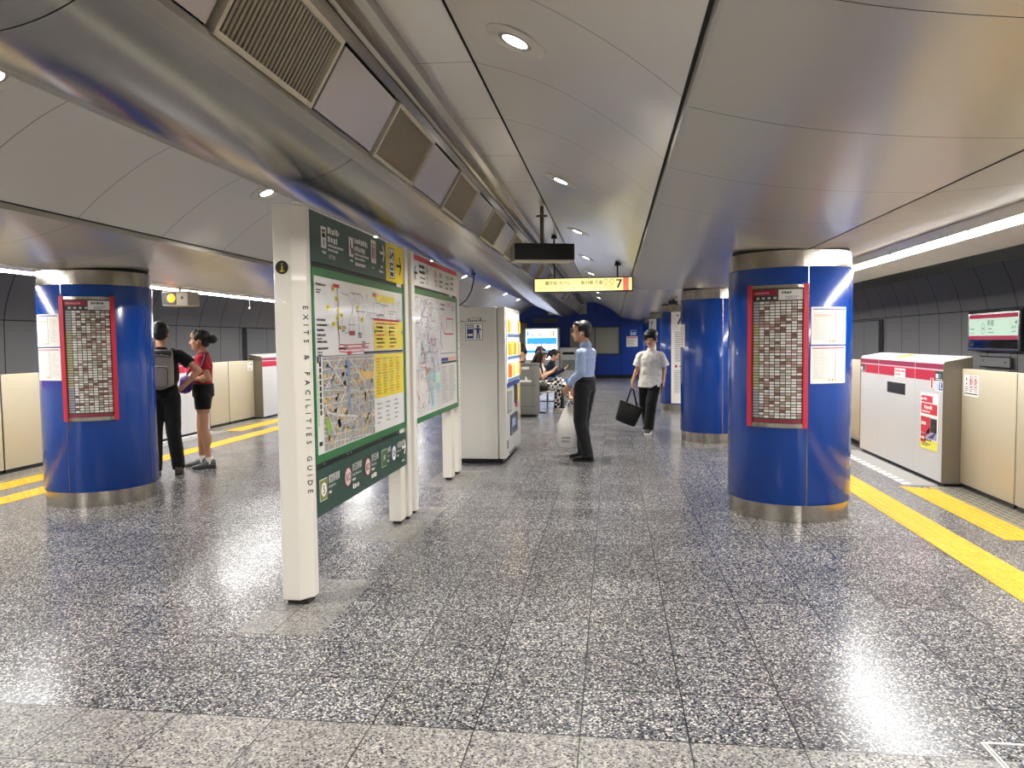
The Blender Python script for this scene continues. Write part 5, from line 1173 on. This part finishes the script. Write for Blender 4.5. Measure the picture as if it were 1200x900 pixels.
PUR = cloth('bag_purple', '4a1f6e', .6); mb = MB(); mb.ell((0, 0, .10), (.13, .075, .11), PUR); mb.ell((-.02, .02, .05), (.12, .07, .06), PUR); fuse(mb, 'bag_body', t, .009, 4, .02, .05, PUR)
mb = MB(); mb.tube([(-.115, .0, .14), (-.15, -.10, .20), (-.155, -.19, .30), (-.12, -.23, .415), (-.03, -.225, .47), (.06, -.19, .455), (.12, -.10, .36), (.13, .0, .22), (.11, .02, .14)], .013, BLACK, 8); mb.build('strap', t, True)
mb = MB(); mb.tube([(-.10, .045, .12), (0, .08, .13), (.10, .05, .12)], .004, mat('zip_grey', '8a8a90', .4, .6), 6); mb.build('zip', t, True)
# --- man with a backpack
J = stand(); J.update(knl=(-.10, .02, .49), elr=(.395, -.05, 1.20), shr=(.188, -.02, 1.385), wrr=(.195, .03, 1.0), anr=(.13, .06, .088), anl=(-.10, -.05, .088))
p, c, M = person('man in black with a grey backpack, hand on hip, beside the left column', (-5.08, 7.93, 0), 24, J, (-.01, .03, 1.63), (-.1, 1, 0), rh=((-.75, .45, -.3), (-.5, .2, -.6), 1, .7), lh=((0, .1, -1), (1, 0, 0), 1, .5), skin=SKIN)
shirt(p, J, cloth('tee_black', '121214', .9), 't_shirt', .42, loose=.006, fold=.012, hem=(0, 0, .90)); trousers(p, J, cloth('trouser_black', ''), k=1.02, flare=.004)
hair(p, c, M, SHORT, HAIR)
for s in 'lr': shoe(p, J['an'+s], J['toe'+s], mat('shoe_brown', '4a4038', .7), mat('sole_dark', '2a2622', .7))
t = thing('backpack', 'grey backpack on the back of the man beside the left column', 'bag', wpt(p, (.0, -.19, 1.0)), p.rotation_euler.z)
BP = cloth('pack_grey', '8a827a', .7); BP2 = cloth('pack_dark', '3a3634', .7); mb = MB(); mb.box((0, 0, .24), (.30, .13, .42), BP, bev=.05); mb.ell((0, -.02, .12), (.145, .09, .12), BP); fuse(mb, 'main_compartment', t, .009, 5, .012, .1, BP)
mb = MB(); mb.box((0, -.085, .15), (.22, .05, .24), BP, bev=.02); mb.build('front_pocket', t, True)
mb = MB(); mb.tube([(-.10, -.113, .05), (-.105, -.113, .22), (-.07, -.113, .255), (.07, -.113, .255), (.105, -.113, .22), (.10, -.113, .05)], .004, BP2, 6); mb.tube([(-.14, -.055, .36), (0, -.085, .38), (.14, -.055, .36)], .005, BP2, 6); mb.build('zip', t, True)
mb = MB(); mb.box((0, .0, .405), (.28, .13, .075), BP2, bev=.025); mb.build('top_panel', t, True)
for s in (1, -1):
    mb = MB(); mb.tube([(s*.10, .07, .40), (s*.12, .13, .455), (s*.13, .20, .45), (s*.135, .29, .38), (s*.15, .30, .22), (s*.16, .20, .10), (s*.14, .06, .05)], .016, BP2, 8); mb.build('shoulder_strap', t, True)
# --- people on the bench
def seated(label, loc, rz, top, topm, legm, hairm, hp_=(0, .10, 1.16), cross=False, long_hair=False, tail=False, phone=True, skin=SKIN2, shoes=None, bun=False, sleeve=.5):
    J = dict(pelvis=(0, .02, .56), chest=(0, .02, .85), neck=(0, .05, 1.03))
    for s, g in (('r', 1), ('l', -1)):
        J.update({'sh'+s: (g*.165, .03, .975), 'el'+s: (g*.20, .12, .74), 'wr'+s: (g*.06, .32, .84), 'hip'+s: (g*.09, .06, .55), 'kn'+s: (g*.11, .46, .54), 'an'+s: (g*.11, .50, .09), 'toe'+s: (g*.12, .7, 0)})
    if cross: J.update(knl=(-.02, .50, .66), anl=(.13, .70, .34), toel=(.16, .9, .3), knr=(.08, .46, .54), anr=(.06, .42, .09))
    p, c, M = person(label, loc, rz, J, hp_, (0, 1, -.45), vox=.009, skin=skin, rh=((-.35, .6, .45), (-.5, -.2, .5), -1, .8), lh=((.35, .6, .45), (.5, -.2, .5), 1, .8))
    shirt(p, J, topm, top, sleeve, vox=.011, hem=(0, .0, .56), fold=.014); trousers(p, J, legm, vox=.011, fold=.01)
    pr = list(SHORT)
    if long_hair: pr += [((0, -.09, -.06), (.085, .05, .12)), ((0, -.10, -.18), (.08, .045, .11)), ((.07, .0, -.06), (.022, .05, .10)), ((-.07, .0, -.06), (.022, .05, .10))]
    if tail: pr += [((0, -.11, .03), (.035, .04, .035)), ((0, -.13, -.05), (.028, .03, .09))]
    if bun: pr += [((0, -.06, .13), (.055, .055, .05))]
    hair(p, c, M, pr, hairm, vox=.008)
    for s in 'lr': shoe(p, J['an'+s], J['toe'+s], shoes or mat('shoe_leather'), mat('sole_white'))
    if phone:
        t = thing('phone', 'phone held up by the %s' % phone, 'phone', wpt(p, (0, .43, .86)), math.radians(rz))
        mb = MB(); Mx = Matrix.Translation((0, 0, .03)) @ Matrix.Rotation(-.7, 4, 'X'); mb.box((0, 0, 0), (.072, .009, .145), BLACK, M=Mx); mb.build('phone_case', t, True)
        mb = MB(); mb.box((0, 0, 0), (.066, .001, .135), mat('screen_black'), M=Mx @ Matrix.Translation((0, -.0055, 0))); mb.build('screen', t, True)
    return p
def check_mat():
    m = mat('trouser_check', '121214', .85); nt = m.node_tree; b = nt.nodes['Principled BSDF']; tc = nt.nodes.new('ShaderNodeTexCoord'); ck = nt.nodes.new('ShaderNodeTexChecker'); ck.inputs['Scale'].default_value = 16
    mp = nt.nodes.new('ShaderNodeMapping'); mp.inputs['Rotation'].default_value = (.2, .3, .5); nt.links.new(tc.outputs['Object'], mp.inputs[0]); nt.links.new(mp.outputs[0], ck.inputs['Vector'])
    ck.inputs['Color1'].default_value = (*hexc('141416'), 1); ck.inputs['Color2'].default_value = (*hexc('d9d5cf'), 1); nt.links.new(ck.outputs['Color'], b.inputs['Base Color']); return m
seated('seated woman with long brown hair and checked black and white trousers, holding a phone', (-1.58, 15.62, 0), -90, 'sleeveless_top', cloth('top_dark', '17171a', .85), check_mat(), HAIRB, cross=True, long_hair=True, phone='woman in checked trousers', sleeve=.15, shoes=mat('shoe_cream', 'cfc6b4', .6))
seated('seated person in a navy jacket and jeans with a ponytail, bent over a phone', (-1.42, 17.2, 0), -90, 'jacket', cloth('jacket_navy', '141a33', .85), cloth('jeans_blue', '4a6a9c', .85), HAIR, tail=True, phone='person in the navy jacket', sleeve=1.)
seated('seated person with black hair and a white top, just beyond the woman in checked trousers', (-1.62, 16.35, 0), -90, 'blouse', cloth('blouse_white', 'dcd8d0', .9), cloth('trouser_black', ''), HAIR, phone='', bun=False, hp_=(0, .05, 1.23))
seated('seated person with a black bun of hair on the far row of seats facing left', (-2.0, 16.8, 0), 92, 'blouse', cloth('top_dark', ''), cloth('trouser_black', ''), HAIR, phone='', bun=True, hp_=(0, .02, 1.24))
seated('seated person with brown hair and pale top facing left behind the grey bin', (-2.0, 15.6, 0), 92, 'blouse', cloth('top_pale', 'd8c4b0', .9), cloth('trouser_black', ''), HAIRB, phone='', hp_=(0, .03, 1.14))
t = thing('handbag', 'dark handbag lying on the seat beside the woman in checked trousers', 'bag', (-1.45, 15.33, .445)); HB = cloth('handbag_dark', '2a2826', .6)
mb = MB(); mb.ell((0, 0, .08), (.15, .07, .09), HB); fuse(mb, 'bag_body', t, .01, 3, .01, .05, HB)
mb = MB(); mb.tube([(-.10, 0, .14), (-.06, 0, .24), (.06, 0, .24), (.10, 0, .14)], .008, mat('strap_grey', '9a958c', .5), 6); mb.build('handle', t, True)
EXPO = 0.6
# ------------------------------------------------------------------ camera, world, exposure
w = bpy.data.worlds.new('World'); SC.world = w; w.use_nodes = True
w.node_tree.nodes['Background'].inputs[0].default_value = (.5, .5, .5, 1); w.node_tree.nodes['Background'].inputs[1].default_value = 0.02
cam = bpy.data.cameras.new('camera'); co = bpy.data.objects.new('camera', cam); COL.objects.link(co); SC.camera = co
F = 880.; ROLL = .012
Yc = Vector((118, 52, F)).normalized(); u = Vector((-ROLL, 1, 0)); u.z = -(u.x*Yc.x+u.y*Yc.y)/Yc.z; Uc = u.normalized(); Xc = Uc.cross(Yc)
# rows: world axes written in camera coordinates (x right, y up, z forward) -> blender camera looks along -z
R = Matrix(((Xc.x, Xc.y, -Xc.z), (Yc.x, Yc.y, -Yc.z), (Uc.x, Uc.y, -Uc.z)))
co.matrix_world = Matrix.Translation((0, 0, 1.5)) @ R.to_4x4()
cam.sensor_width = 36; cam.lens = 36*F/1200; cam.clip_start = .05; cam.clip_end = 200
SC.view_settings.view_transform = 'Standard'; SC.view_settings.look = 'None'; SC.view_settings.gamma = 1; SC.view_settings.use_curve_mapping = False
SC.view_settings.exposure = EXPO
SC.cycles.use_denoising = True; SC.cycles.max_bounces = 8; SC.cycles.diffuse_bounces = 4; SC.cycles.glossy_bounces = 5
SC.cycles.sample_clamp_indirect = 6
